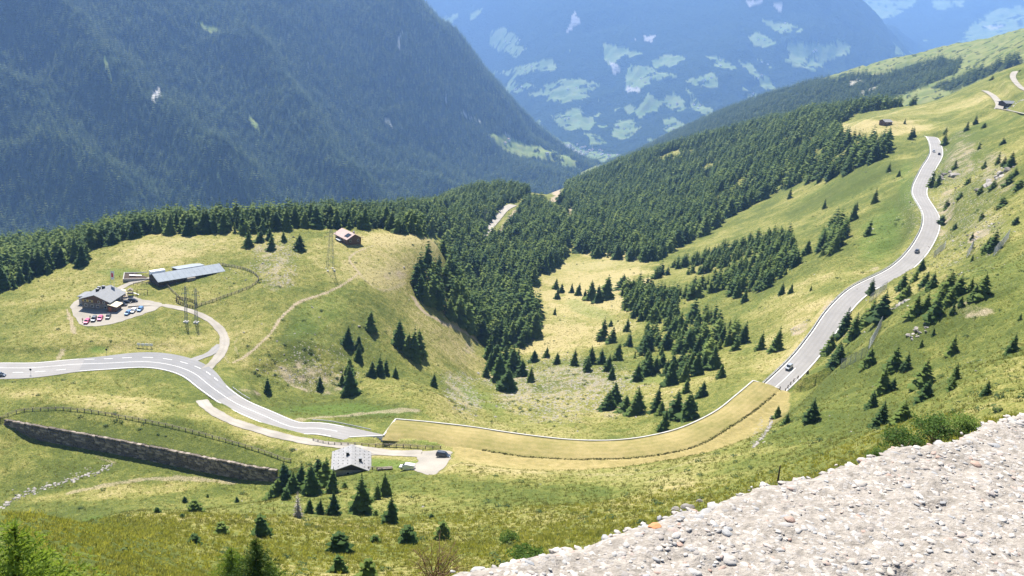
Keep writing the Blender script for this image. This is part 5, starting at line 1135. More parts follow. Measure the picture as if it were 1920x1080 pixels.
# woodpile and planks beside the hut
pw = spot(722, 880); t_ = thing('log_pile', 'low pile of pale logs on the grass right of the hut', 'logs', tuple(pw), .3)
for i in range(9): m = MB(); m.tube((-2.4 + (i % 4) * .1, -.5 + .36 * (i % 5), .15 + .3 * (i // 5)), (2.2, -.5 + .36 * (i % 5) + random.uniform(-.3, .3), .15 + .3 * (i // 5)), .17, .14, 6); m.build('log', M_WOOD, t_)
fence('wooden_fence', 'short wooden rail fence at the right foot of the hut', pxl(((690, 880), (705, 881), (716, 882))), 1.6, 1.0, (.5, .9), M_WOOD)

# the restaurant on the plateau
pr = spot(196, 578); REST = Vector((pr.x - 2.6, pr.y + 4.5, pr.z)); REST.z = float(land_z(REST.x, REST.y))
rest_h, k = house('mountain_inn', 'inn with wide grey gabled roof and dark walls on the plateau car park', 'inn', REST, 4, 12.4, 12.5, 4.0, 2.3, simple('dark_stone_masonry', (.17, .15, .13), .9, 0, .3, 2.5), M_SLATE, 1.1, M_BROWN, 2.0)
for x, y in ((-2.2, -.2), (-1.0, 2.8), (-3.4, 3.4)):
    zc = 4.0 + 2.3 - k * abs(x); m = MB(); m.box(x - .55, x + .55, y - .5, y + .5, zc - .3, zc + 1.5); c_ = m.build('chimney', M_BLACK, rest_h); m = MB(); m.box(x - .7, x + .7, y - .62, y + .62, zc + 1.5, zc + 1.66); m.build('chimney_cap', M_SLATE, c_)
m = MB(); m.box(-6.18, 6.18, -6.33, -6.25, 2.6, 3.95); m.build('upper_boards', M_BROWN, rest_h); m = MB(); m.box(-6.0, -1.0, -6.4, -6.33, 2.8, 3.9); m.build('gable_panel', M_YELLOW, rest_h)
for x in (-4.6, -2.4, 1.6, 3.8): window(rest_h, x, -6.4, 3.3, .9, .9, 'y-')
for x in (-4.4, -1.6, 1.0, 4.4): window(rest_h, x, -6.26, 1.2, 1.0, 1.1, 'y-')
for y in (-3.5, 0, 3.5): window(rest_h, 6.2, y, 2.4, 1.0, 1.1, 'x+')
m = MB(); m.prism([(-10.6, 2.9), (-6.2, 3.6), (-6.2, 3.85), (-10.6, 3.15)], -2.5, 4.5); m.build('annex_roof', M_SLATE, rest_h); m = MB(); m.box(-10.0, -6.2, -2.0, 4.0, -1.5, 2.95); m.build('annex', M_PLASTER, rest_h)
m = MB(); m.prism([(6.3, 3.2), (10.6, 2.5), (10.6, 2.65), (6.3, 3.35)], -8.2, -2.5); m.build('awning', M_CREAM, rest_h); m = MB(); m.box(6.25, 10.0, -7.9, -3.0, -1.2, 2.45); m.build('porch', M_BROWN, rest_h)
m = MB(); m.box(6.8, 8.0, -7.98, -7.9, .1, 2.1); m.build('door', simple('red_brown_door', (.32, .10, .05), .6), rest_h)
m = MB(); m.tube((1.5, 7.6, 0), (1.5, 7.6, 11.5), .07, .05, 6); m.build('flag_pole', M_WHITE, rest_h)
# red and white flag behind the inn
pf = REST + Vector((math.sin(math.radians(4)) * 8 - .2, math.cos(math.radians(4)) * 8, 0)); fl = thing('flag', 'upright white banner with red emblem behind the inn roof', 'flag', tuple(pf))
m = MB(); m.tube((0, 0, 0), (0, 0, 13.2), .07, .05, 6); m.build('pole', M_STEEL, fl)
rows = [[(.1 + 1.5 * i / 6, .12 * math.sin(i * 1.3 + zz), zz) for i in range(7)] for zz in (9.0, 10.3, 11.6, 13.0)]; m = MB(); m.sheet([[(x, y, z) for x, y, z in r_] for r_ in rows], .02); m.build('cloth', M_WHITE, fl)
m = MB(); m.box(.4, 1.2, -.2, .2, 10.2, 12.0); m.build('emblem', M_RED, fl)
# terrace with parasols behind the inn, playground, timber stack
pt_ = spot(228, 556); tr = thing('sun_terrace', 'small sun terrace with cream parasols right of the inn', 'terrace', tuple(pt_), -.35)
m = MB(); m.box(-3.2, 3.2, -3.5, 3.5, -.4, .22); m.build('deck', M_TERR, tr)
for x, y in ((-1.6, -1.8), (1.5, .2), (-1.2, 2.2)):
    m = MB(); m.tube((x, y, .2), (x, y, 2.4), .04, None, 5); m.tube((x, y, 2.1), (x, y, 2.75), 1.5, .05, 8); m.build('parasol', M_CREAM, tr); m = MB(); m.box(x - .6, x + .6, y - .35, y + .35, .85, .92); m.box(x - .06, x + .06, y - .06, y + .06, .2, .85); m.build('table', M_WOOD, tr)
pp = spot(258, 553); pg = thing('playground_frame', 'wooden playground frame with swing on the grass behind the car park', 'playground', tuple(pp), .3)
m = MB()
for s_ in (-1, 1):
    m.tube((s_ * 2.2 + 2, -1.1, 0), (s_ * 2.2 + 2, 0, 2.6), .09, None, 5); m.tube((s_ * 2.2 + 2, 1.1, 0), (s_ * 2.2 + 2, 0, 2.6), .09, None, 5)
m.tube((-.2, 0, 2.6), (4.2, 0, 2.6), .09, None, 5); m.build('swing_frame', M_DARKWOOD, pg)
for x in (1.2, 2.8): m = MB(); m.tube((x - .2, 0, 2.6), (x - .2, 0, .5), .02, None, 4); m.tube((x + .2, 0, 2.6), (x + .2, 0, .5), .02, None, 4); m.box(x - .25, x + .25, -.15, .15, .45, .52); m.build('swing_seat', M_BLACK, pg)
m = MB(); m.box(-4.2, -1.8, -1.2, 1.2, .9, 1.1); m.prism([(-4.2, 2.4), (-1.8, 2.4), (-3, 3.3)], -1.2, 1.2)
for x in (-4.1, -1.9):
    for y in (-1.1, 1.1): m.tube((x, y, 0), (x, y, 2.4), .09, None, 5)
m.build('climbing_tower', M_WOOD, pg); m = MB(); m.prism([(-1.8, 1.0), (.6, .1), (.6, .25), (-1.8, 1.15)], -.4, .4); m.build('slide', M_WHITE, pg)
ps_ = spot(257, 519); ts = thing('manure_yard', 'dark brown walled manure heap left of the long barn', 'manure heap', tuple(ps_), .35)
for x0, x1, y0, y1 in ((-6, 6, -5, -4.6), (-6, 6, 4.6, 5), (-6, -5.6, -4.6, 4.6), (5.6, 6, -4.6, 4.6)): m = MB(); m.box(x0, x1, y0, y1, -.6, .7); m.build('wall', M_PLASTER, ts)
gx_, gy_ = np.meshgrid(np.linspace(-5.6, 5.6, 24), np.linspace(-4.6, 4.6, 20)); gz_ = .25 + .5 * fbm(gx_ / 2, gy_ / 2, 3, 8); I = np.arange(480).reshape(20, 24)
link('heap', np_mesh('heap', np.stack([gx_, gy_, gz_], -1).reshape(-1, 3), np.stack([I[:-1, :-1], I[:-1, 1:], I[1:, 1:], I[1:, :-1]], -1).reshape(-1, 4), simple('dark_manure', (.07, .05, .038), .95, 0, .35, 1.5)), ts); m = MB(); m.prism([(-3.4, .9), (2.0, .6), (2.0, .7), (-3.4, 1.0)], -.6, .6); m.build('plank', M_WHITE, ts)

# the long barn
pb = at_z(350, 518, -132.6); pb.z = float(land_z(pb.x, pb.y)); bang = 44
barn, k = house('long_barn', 'long low cattle barn with smooth blue-grey metal roof', 'barn', Vector((pb.x, pb.y, pb.z)), bang, 10.5, 32, 1.5, 1.9, M_DARKWOOD, M_TIN, .9, M_DARKWOOD, 2.5)
for i in range(9): window(barn, 5.25, -14 + i * 3.5, .7, 1.6, .5, 'x+', M_WOOD)
for i in range(13): m = MB(); m.prism([(5.9, 1.5 - .25 + .35), (.2, 3.66), (.2, 3.72), (5.9, 1.5 - .25 + .41)], -16.4 + i * 2.7, -16.34 + i * 2.7); m.build('roof_seam', M_TIN, barn)
m = MB(); m.prism([(-12, 1.2), (-5.2, 2.0), (-5.2, 2.2), (-12, 1.4)], -2, 12); m.build('lean_to_roof', M_TIN, barn); m = MB(); m.box(-11.6, -5.2, -1.6, 11.6, -1.5, 1.2); m.build('lean_to', M_DARKWOOD, barn)
m = MB(); m.box(-7.5, -5.3, -15, -8, -1, 3.0); m.build('white_shed', M_WHITE, barn); m = MB(); m.box(-.1 + 5.3, 7.2, -3, 1, -.5, 1.3); m.build('crate_stack', M_WOOD, barn)

# brown house with the faded roof on the knoll
pk = spot(650, 456); kn, k = house('brown_farmhouse', 'brown timber house with faded pinkish roof on top of the knoll', 'house', Vector((pk.x, pk.y + 4, float(land_z(pk.x, pk.y + 4)))), 138, 8.6, 12.0, 3.0, 2.2, M_BROWN, M_PINKROOF, .8, M_BROWN, 2.5)
m = MB(); m.prism([(1.2, 5.2 - k * 1.2 + .37), (3.8, 5.2 - k * 3.8 + .37), (3.8, 5.2 - k * 3.8 + .44), (1.2, 5.2 - k * 1.2 + .44)], 1.8, 5.4); m.build('solar_panel', M_GLASS, kn)
m = MB(); m.box(-1.6, -.8, 3.0, 3.8, 4.0, 6.2); m.build('chimney', M_PLASTER, kn); m = MB(); m.box(4.3, 5.9, -3, 1.2, 1.0, 1.25); m.build('balcony', M_WHITE, kn)
for y in (-4.5, -1, 2.5): window(kn, 4.3, y, 2.2, .9, 1.0, 'x+')
for x in (-2.4, 2.4): window(kn, x, 6.0, 1.8, .9, 1.0, 'y+')
# upper meadow hut and inn on the top right road
pq = spot(1660, 233, 500); hq, k = house('meadow_hut', 'small grey hut on the straw-coloured far meadow', 'hut', pq, 60, 6.5, 9.5, 2.6, 1.6, M_BROWN, M_SLAB, .6, M_BROWN, 2.0); window(hq, 3.25, -2, 1.4, .8, .8, 'x+'); m = MB(); m.box(3.25, 3.33, .5, 1.7, .0, 2.0); m.build('door', M_DARKWOOD, hq)
pq = spot(1889, 200, 500); hq, k = house('roadside_chalet', 'dark flat-roofed chalet beside the uppermost road junction', 'chalet', pq, 70, 8, 13, 3.2, 1.5, M_DARKWOOD, M_SLATE, .9, M_DARKWOOD, 2.5)
for y in (-4, -1, 2): window(hq, 4, y, 1.8, 1.1, 1.0, 'x+')
m = MB(); m.box(4.1, 7.0, -6, 6, -.8, .2); m.build('terrace', M_CONC, hq)

# ------------------------------------------------------------------ pylons
M_PYL = simple('weathered_pylon_steel', (0.21, 0.235, 0.235), .6, .3, .2, 2.0)
def pylon(label, p, H, w0, w1, arms, name='lattice_pylon'):
    t_ = thing(name, label, 'pylon', tuple(p)); lv = [H * q_ for q_ in (0, .16, .32, .48, .62, .75, .87, 1)]
    def cor(z): w = w0 + (w1 - w0) * z / H; return [(-w, -w, z), (w, -w, z), (w, w, z), (-w, w, z)]
    for c in range(4): m = MB(); m.tube(cor(0)[c], cor(H)[c], .07, .05, 4); m.build('leg', M_PYL, t_)
    m = MB()
    for a, b in zip(lv[:-1], lv[1:]):
        A, B = cor(a), cor(b)
        for c in range(4): m.tube(A[c], B[(c + 1) % 4], .03, None, 3); m.tube(A[(c + 1) % 4], B[c], .03, None, 3); m.tube(B[c], B[(c + 1) % 4], .04, None, 3)
    m.build('bracing', M_PYL, t_)
    for z, l_ in arms:
        m = MB(); m.tube((-l_, 0, z), (l_, 0, z), .08, None, 4); m.tube((-l_, 0, z), (0, 0, z + 1.1), .05, None, 3); m.tube((l_, 0, z), (0, 0, z + 1.1), .05, None, 3); a_ = m.build('cross_arm', M_PYL, t_)
        for s_ in (-1, 1): m = MB(); m.tube((s_ * l_, 0, z), (s_ * l_, 0, z - 1.0), .09, .06, 5); m.build('insulator', M_GLASS, a_)
    m = MB()
    for x, y, z in cor(0): m.box(x - .4, x + .4, y - .4, y + .4, -.8, .45)
    m.build('footing', M_CONC, t_); return t_
def ph_(px, py, top): p = spot(px, py); return p, px_height(p, py - top)
p1, h1 = ph_(349, 604, 538); pylon('slender lattice mast left of the pair beside the access lane', p1, h1, .55, .25, ((h1 * .92, 1.2), (h1 * .8, 1.6)))
p2, h2 = ph_(368, 605, 542); pylon('slender lattice mast right of the pair beside the access lane', p2, h2, .6, .26, ((h2 * .92, 1.2), (h2 * .8, 1.6)))
p3, h3 = ph_(619, 506, 434); t3 = pylon('tall lattice pylon on the knoll in front of the brown house', p3, h3, 1.7, .5, ((h3 * .93, 2.4), (h3 * .84, 3.2))); t3.rotation_euler[2] = .5
p4 = spot(907, 436, 400); pylon('distant lattice pylon rising from the wood beside the forest road', p4, 24, 1.7, .5, ((22, 2.6), (19.5, 3.6)))

# ------------------------------------------------------------------ vehicles
CARM = {}
def car_mats(col): return simple('car_paint_%02x%02x%02x' % tuple(int(c * 255) for c in col), col, .3, .2, .04, 1.0, .5)
M_TYRE = simple('tyre_rubber', (.02, .02, .02), .9); M_RIM = simple('wheel_rim', (.45, .45, .46), .4, .7); M_LAMP = simple('headlamp', (.8, .8, .78), .2, 0, .03, 1, .6); M_TAIL = simple('tail_lamp', (.5, .02, .02), .3)
def car(name, label, p, heading, col, kind='hatch', group=None, up=None):
    t_ = thing(name, label, 'van' if kind == 'van' else 'car', tuple(p), -math.radians(heading), group); paint = car_mats(col)
    L, W = (4.5, .92) if kind == 'van' else (4.4, .9); h = {'hatch': 1.46, 'van': 1.85, 'suv': 1.68}[kind]
    def loft(secs):
        """cross sections along y: (y, half width low, z low, half width high, z high)"""
        V = []; Fc = []
        for y, wl_, zl, wh, zh in secs: V += [(-wl_, y, zl), (wl_, y, zl), (wl_ * 1.0, y, zl + (zh - zl) * .55), (wh, y, zh), (-wh, y, zh), (-wl_, y, zl + (zh - zl) * .55)]
        n = len(secs)
        for i in range(n - 1):
            for c in range(6): a, b = i * 6 + c, i * 6 + (c + 1) % 6; Fc.append((a, b, b + 6, a + 6))
        Fc += [tuple(range(5, -1, -1)), tuple(range((n - 1) * 6, n * 6))]; return MB().add(V, Fc)
    bel = .92 if kind != 'van' else 1.05
    b_ = loft([(-L / 2, W * .82, .42, W * .76, bel - .14), (-L / 2 + .18, W * .97, .28, W * .9, bel), (-.9, W, .24, W * .93, bel + .03), (.9, W, .24, W * .93, bel), (L / 2 - .75, W * .98, .26, W * .88, bel - .14), (L / 2 - .12, W * .9, .32, W * .78, bel - .26), (L / 2, W * .78, .42, W * .7, bel - .38)]).build('body', paint, t_)
    cb = {'hatch': [(-L / 2 + .12, W * .84, bel - .02, W * .74, bel + .1), (-L / 2 + .55, W * .9, bel - .02, W * .68, h - .05), (-.2, W * .92, bel - .02, W * .7, h), (.35, W * .92, bel - .02, W * .68, h - .05), (1.25, W * .86, bel - .03, W * .76, bel + .02)],
          'suv': [(-L / 2 + .06, W * .88, bel - .02, W * .78, bel + .2), (-L / 2 + .3, W * .92, bel - .02, W * .72, h - .04), (-.2, W * .94, bel - .02, W * .74, h), (.45, W * .93, bel - .02, W * .71, h - .05), (1.2, W * .88, bel - .03, W * .78, bel + .02)],
          'van': [(-L / 2 + .02, W * .94, bel - .02, W * .84, h - .1), (-L / 2 + .12, W * .95, bel - .02, W * .82, h), (.2, W * .95, bel - .02, W * .82, h), (.6, W * .94, bel - .02, W * .76, h - .06), (1.4, W * .86, bel - .03, W * .76, bel + .02)]}[kind]
    loft(cb).build('cabin', paint, t_)
    zc0, zc1 = bel + .06, h - .14; y0, y1 = cb[1][0] + .1, cb[3][0] + .1
    if kind == 'van': y0 = .0
    for s_ in (-1, 1):
        o = .012 * s_; m = MB(); q_ = [(s_ * W * .915 + o, y0 - .15, zc0), (s_ * W * .925 + o, y1 + .45, zc0), (s_ * W * .74 + o, y1 - .02, zc1), (s_ * W * .735 + o, y0 + .05, zc1)]; m.add(q_ + [(x - s_ * .06, y, z) for x, y, z in q_], [(0, 1, 2, 3), (7, 6, 5, 4), (0, 4, 5, 1), (1, 5, 6, 2), (2, 6, 7, 3), (3, 7, 4, 0)]); m.build('side_window', M_GLASS, t_)
    ya, yb = cb[4][0], cb[3][0]; m = MB(); q_ = [(-W * .74, ya - .02, bel + .06), (W * .74, ya - .02, bel + .06), (W * .64, yb + .12, h - .09), (-W * .64, yb + .12, h - .09)]; m.add(q_ + [(x, y - .06, z - .06) for x, y, z in q_], [(0, 1, 2, 3), (7, 6, 5, 4), (0, 4, 5, 1), (1, 5, 6, 2), (2, 6, 7, 3), (3, 7, 4, 0)])
    for i in range(4): m.v[-8 + i] = (m.v[-8 + i][0], m.v[-8 + i][1] + .05, m.v[-8 + i][2] + .02)
    m.build('windscreen', M_GLASS, t_)
    if kind != 'van':
        ya, yb = cb[0][0], cb[1][0]; m = MB(); m.add([(-W * .7, ya - .03, bel + .12), (W * .7, ya - .03, bel + .12), (W * .62, yb - .06, h - .12), (-W * .62, yb - .06, h - .12)], [(0, 3, 2, 1)]); m.build('rear_window', M_GLASS, t_)
    for sx in (-1, 1):
        for y in (-1.35, 1.35):
            m = MB(); m.tube((sx * (W - .2), y, .33), (sx * (W + .015), y, .33), .33, None, 12); w_ = m.build('wheel', M_TYRE, t_); m = MB(); m.tube((sx * (W + .015), y, .33), (sx * (W + .03), y, .33), .2, None, 10); m.build('rim', M_RIM, w_)
        m = MB(); m.box(sx * W * .62 - .16, sx * W * .62 + .16, L / 2 - .2, L / 2 - .03, bel - .36, bel - .22); m.build('headlight', M_LAMP, t_); m = MB(); m.box(sx * W * .66 - .12, sx * W * .66 + .12, -L / 2 - .02, -L / 2 + .12, bel - .34, bel - .12); m.build('tail_light', M_TAIL, t_)
    return t_
def yz(p): p = p.copy(); p.z = YARD_PL[0] * p.x + YARD_PL[1] * p.y + YARD_PL[2] + .02; return p
RED_, BLU, WHT, BLK, SIL = (.62, .12, .24), (.10, .22, .42), (.75, .75, .74), (.015, .016, .02), (.35, .37, .40)
for lb, x, y, hd, c, k_ in (('pinkish red car, leftmost in the row facing the inn', 163, 605, 195, RED_, 'hatch'), ('dark car with pale bonnet, second in the row facing the inn', 176, 601, 192, (.12, .14, .17), 'suv'), ('pinkish red car, third in the row facing the inn', 188, 599, 192, RED_, 'hatch'), ('black and silver car, fourth in the row facing the inn', 203, 596, 190, (.06, .065, .075), 'hatch'),
                            ('metallic blue car nearest the inn in the right row', 240, 589, 205, BLU, 'hatch'), ('white car between two blue cars in the right row', 250, 585, 200, WHT, 'hatch'), ('metallic blue car at the right end of the row', 263, 582, 200, BLU, 'hatch'),
                            ('black car parked closest to the inn porch', 229, 573, 115, BLK, 'suv'), ('black car, middle of the three dark ones by the terrace', 237, 569, 108, BLK, 'hatch'), ('black estate car at the end nearest the lane', 249, 566, 100, BLK, 'hatch')):
    car('parked_car', lb, yz(spot(x, y)), hd - 22, c, k_, 'cars parked at the inn')
lz = lambda p: Vector((p.x, p.y, LOT_PL[0] * p.x + LOT_PL[1] * p.y + LOT_PL[2] + .02))
pv_ = spot(763, 880); car('parked_van', 'white delivery van on the parking lot beside the hut', Vector((pv_.x, pv_.y, float(land_z(pv_.x, pv_.y)) + .05)), -82, WHT, 'van'); car('parked_car', 'dark grey off-road car at the far end of the parking lot', lz(spot(831, 857)), 100, (.05, .06, .075), 'suv')
def on_road(px, sect, side=0.0):
    i = int(np.argmin(np.abs(project(ROAD[sect][:, 0], ROAD[sect][:, 1], ROAD[sect][:, 2])[1 if sect.start > 100 else 0] - px))) + sect.start
    d = ROAD[min(i + 1, nR - 1)] - ROAD[i - 1]; hd = math.degrees(math.atan2(d[0], d[1])); n_ = (-d[1] / math.hypot(d[0], d[1]), d[0] / math.hypot(d[0], d[1])); return Vector((ROAD[i, 0] + n_[0] * side, ROAD[i, 1] + n_[1] * side, ROAD[i, 2] + .03)), hd
p, hd = on_road(14, slice(0, iL), -7.6); car('moving_car', 'dark car with pale roof at the left picture edge on the lay-by', p, hd, (.05, .07, .10), 'hatch')
sR = slice(iR, nR)
p, hd = on_road(695, sR, 2.0); car('moving_car', 'silver car driving down towards the gallery exit', p, hd + 180, SIL, 'suv')
p, hd = on_road(473, sR, 0.4); car('moving_car', 'small dark car in the middle of the road below the upper bend', p, hd + 180, (.06, .065, .08), 'hatch')
p, hd = on_road(286, sR, 2.0); car('moving_car', 'pale car descending near the top of the climbing road', p, hd + 180, SIL, 'hatch')
p, hd = on_road(289, sR, -1.9); car('moving_car', 'dark car climbing beside the pale one near the road top', p, hd, BLK, 'hatch')

# ------------------------------------------------------------------ people by the cars
def person(label, p, heading, shirt, trousers, pose=0.0):
    t_ = thing('person', label, 'person', tuple(p), -math.radians(heading))
    J = {'pel': (0, 0, .95), 'chest': (0, .02, 1.35), 'neck': (0, .02, 1.5), 'head': (0, .04, 1.64), 'top': (0, .03, 1.76)}
    V = [J['pel'], J['chest'], J['neck'], J['head'], J['top'], (.2, .02, 1.43), (.27, .03 + pose, 1.15), (.25, .14 + pose, .9), (-.2, .02, 1.43), (-.28, .02, 1.14), (-.25, .1, .88), (.1, 0, .9), (.12, .05 + pose * .4, .5), (.12, 0, .08), (.13, .16, .04), (-.1, 0, .9), (-.12, .02 - pose * .4, .5), (-.12, -.04, .08), (-.13, .12, .04)]
    E = [(0, 1), (1, 2), (2, 3), (3, 4), (1, 5), (5, 6), (6, 7), (1, 8), (8, 9), (9, 10), (0, 11), (11, 12), (12, 13), (13, 14), (0, 15), (15, 16), (16, 17), (17, 18)]
    Rr = [.15, .17, .06, .1, .07, .08, .055, .045, .08, .055, .045, .1, .075, .05, .04, .1, .075, .05, .04]
    me = bpy.data.meshes.new('body'); me.from_pydata(V, E, []); o = link('body', me, t_); sk = o.modifiers.new('skin', 'SKIN')
    for v, r_ in zip(me.skin_vertices[0].data, Rr): v.radius = (r_, r_)
    me.skin_vertices[0].data[0].use_root = True; o.modifiers.new('sub', 'SUBSURF').levels = 1
    m, nt, b = new_mat('clothes'); tc = N(nt, 'ShaderNodeTexCoord').outputs['Object']; sp_ = N(nt, 'ShaderNodeSeparateXYZ'); nt.links.new(tc, sp_.inputs[0])
    c = mixc(nt, math_n(nt, 'GREATER_THAN', sp_.outputs[2], .95), trousers, shirt); c = mixc(nt, math_n(nt, 'GREATER_THAN', sp_.outputs[2], 1.5), c, (.45, .28, .2)); c = mixc(nt, math_n(nt, 'GREATER_THAN', sp_.outputs[2], 1.7), c, (.05, .035, .025))
    nt.links.new(c, b.inputs['Base Color']); me.materials.append(m)
for lb, x, y, hd, s_, tr_ in (('person in dark clothes and pinkish top standing left of the leftmost red car', 155, 604, 150, (.45, .1, .16), (.03, .03, .05)), ('person in dark clothes standing beside the second parked car', 169, 599, 100, (.03, .03, .04), (.03, .04, .07)), ('person in a white shirt in front of the inn porch', 218, 581, 200, (.75, .75, .73), (.05, .05, .07)), ('person in dark clothes and cap just right of the inn porch', 222, 577, 240, (.05, .05, .06), (.04, .04, .05))):
    person(lb, yz(spot(x, y)), hd, s_, tr_, .06)

# small road signs on the left verge
for lb, x, y in (('small dark road sign on the far verge of the wide road', 200, 665), ('small dark road sign on the near lay-by verge', 58, 703)):
    p = spot(x, y); t_ = thing('road_sign', lb, 'sign', tuple(p)); m = MB(); m.tube((0, 0, -.3), (0, 0, 2.4), .05, None, 6); m.build('post', M_STEEL, t_); m = MB(); m.tube((0, -.06, 2.2), (0, -.02, 2.2), .45, None, 12); m.build('plate', M_BLACK, t_)
p = spot(272, 652); t_ = thing('info_board', 'long low pale information board above the lay-by bend', 'sign', tuple(p), .1)
for i in range(4): m = MB(); m.box(-3.2 + i * 1.65, -1.8 + i * 1.65, -.05, .05, .9, 1.9); m.build('panel', M_WHITE, t_); m = MB(); m.box(-2.56 + i * 1.65, -2.44 + i * 1.65, -.04, .04, -.3, .9); m.build('leg', M_DARKWOOD, t_)

# ------------------------------------------------------------------ village and farms far down the valley
def tiny_house(seed, wall, roof):
    rg = random.Random(seed); W, L, e, r_ = rg.uniform(9, 13), rg.uniform(12, 18), rg.uniform(6, 9), rg.uniform(2.5, 3.5); m = MB()
    m.prism([(-W / 2, -6), (W / 2, -6), (W / 2, e), (0, e + r_), (-W / 2, e)], -L / 2, L / 2); n0 = len(m.f)
    for s_ in (-1, 1): m.prism([(0, e + r_ + .2), (s_ * (W / 2 + .9), e - .3), (s_ * (W / 2 + .9), e + .1), (0, e + r_ + .6)], -L / 2 - .9, L / 2 + .9)
    me = m.mesh('house', wall); me.materials.append(roof)
    me.polygons.foreach_set('material_index', np.array([0 if i < n0 else 1 for i in range(len(me.polygons))], np.int32)); return me
M_VWALL = simple('village_plaster', (.72, .70, .66), .9, 0, .06, .2); M_VROOF = simple('village_roof', (.30, .22, .19), .9, 0, .2, .1)
TH_ = [tiny_house(s_, M_VWALL, M_VROOF if s_ % 3 else M_SLATE) for s_ in range(6)]
def place_far(PX, PY, X, Y, Z, x, y):
    d = (PX - x) ** 2 + (PY - y) ** 2; ok = d < 9
    if not ok.any(): k = np.unravel_index(np.argmin(d), d.shape)
    else:
        rr_ = np.where(ok, np.hypot(X, Y), 1e9); k = np.unravel_index(np.argmin(rr_), d.shape)
    return Vector((X[k], Y[k], Z[k]))
rgv = random.Random(5); nv = 0
for i in range(64):
    u = rgv.random(); x = 1042 + 140 * u + rgv.gauss(0, 10); y = 268 + 34 * u + rgv.gauss(0, 4)
    o = link('village_house', rgv.choice(TH_), None, place_far(CPX, CPY, CX, CY, CZ, x, y), rgv.uniform(0, 3.14)); tag(o, 'tiny pale house of the village on the hazy valley floor', 'house', 'houses of the valley village')
for i, poly in enumerate(MD_CEN[4:22]):
    c = np.mean(poly, axis=0)
    for q_ in range(2 if i % 2 else 3):
        o = link('hill_farm', rgv.choice(TH_), None, place_far(CPX, CPY, CX, CY, CZ, c[0] + rgv.gauss(0, 9), c[1] + rgv.gauss(0, 4)), rgv.uniform(0, 3)); tag(o, 'tiny pale farmhouse on a hazy meadow clearing of the central mountain', 'farmhouse', 'farms on the clearings of the central mountain')
for lb, x, y in (('farmhouse with pale walls on the steep green clearing below the left mountain', 948, 267), ('barn beside the farmhouse on the steep green clearing', 956, 264), ('lower farmhouse among trees at the right end of the green clearing', 1027, 287)):
    o = link('clearing_farm', rgv.choice(TH_), None, place_far(LPX, LPY, LX, LY, LZ, x, y), rgv.uniform(0, 3)); tag(o, lb, 'farmhouse')
# ------------------------------------------------------------------ the rough concrete parapet at the viewer's feet
def plane_hit(px, py, z):
    a, t = ray(px, py); r = z / t; return np.array((r * math.sin(a), r * math.cos(a), z))
PH = -0.56
eA, eB = plane_hit(806, 1088, PH), plane_hit(1920, 774, PH); ex_ = (eB - eA) / np.linalg.norm(eB - eA); ey_ = np.array((ex_[1], -ex_[0], 0.0))      # ey points to the viewer's side
LEN = np.linalg.norm(eB - eA); U0, U1, VW = -.55, LEN + .9, .62
nu, nv_ = 560, 170
us = np.linspace(U0, U1, nu); vs_ = np.linspace(0, VW, nv_)
gu, gv = np.meshgrid(us, vs_)
edge = .012 * fbm(us / .16, us * 0, 3, 201) + .010 * fbm(us / .035, us * 0 + 3, 3, 202)
gv2 = gv + edge[None, :] * (1 - sstep(0, .12, gv))
hgt = .010 * fbm(gu / .22, gv / .22, 3, 203) + .0055 * fbm(gu / .035, gv / .035, 4, 204, .65) + .0025 * np.abs(fbm(gu / .016, gv / .016, 3, 205))
hgt -= .007 * (1 - sstep(0, .02, gv)) ** 2                                                        # worn arris
for cu_, cv_, ra, de in ((LEN * .80, .16, .018, .014), (LEN * .83, .155, .014, .016), (LEN * .74, .30, .02, .014), (LEN * .62, .12, .012, .01), (LEN * .9, .24, .016, .014), (LEN * .45, .2, .014, .01), (LEN * .98, .58, .10, .06), (LEN * .86, .47, .02, .012)):
    hgt -= de * np.exp(-(((gu - cu_) / (ra * 1.8)) ** 2 + ((gv - cv_) / ra) ** 2) * (1 + .5 * fbm(gu / .02, gv / .02, 2, 206)))
top = eA[None, None, :] + gu[..., None] * ex_ + gv2[..., None] * ey_ + np.stack([0 * hgt, 0 * hgt, hgt], -1)
skirt = []
for d_ in (.03, .12, .35, .8):
    s_ = top[0] - ey_ * (-.0 + .01 * fbm(us / .05, us * 0 + d_ * 9, 3, 207))[:, None]; s_ = s_ + np.array((0, 0, -d_)); skirt.append(s_)
allr = np.concatenate([np.stack(skirt[::-1]), top, (top[-1] + np.array((0, 0, -.8)))[None]]); orig = eA + ex_ * LEN * .5
I = np.arange(allr.shape[0] * nu).reshape(-1, nu); Fq = np.stack([I[:-1, :-1], I[1:, :-1], I[1:, 1:], I[:-1, 1:]], -1).reshape(-1, 4)[:, ::-1]
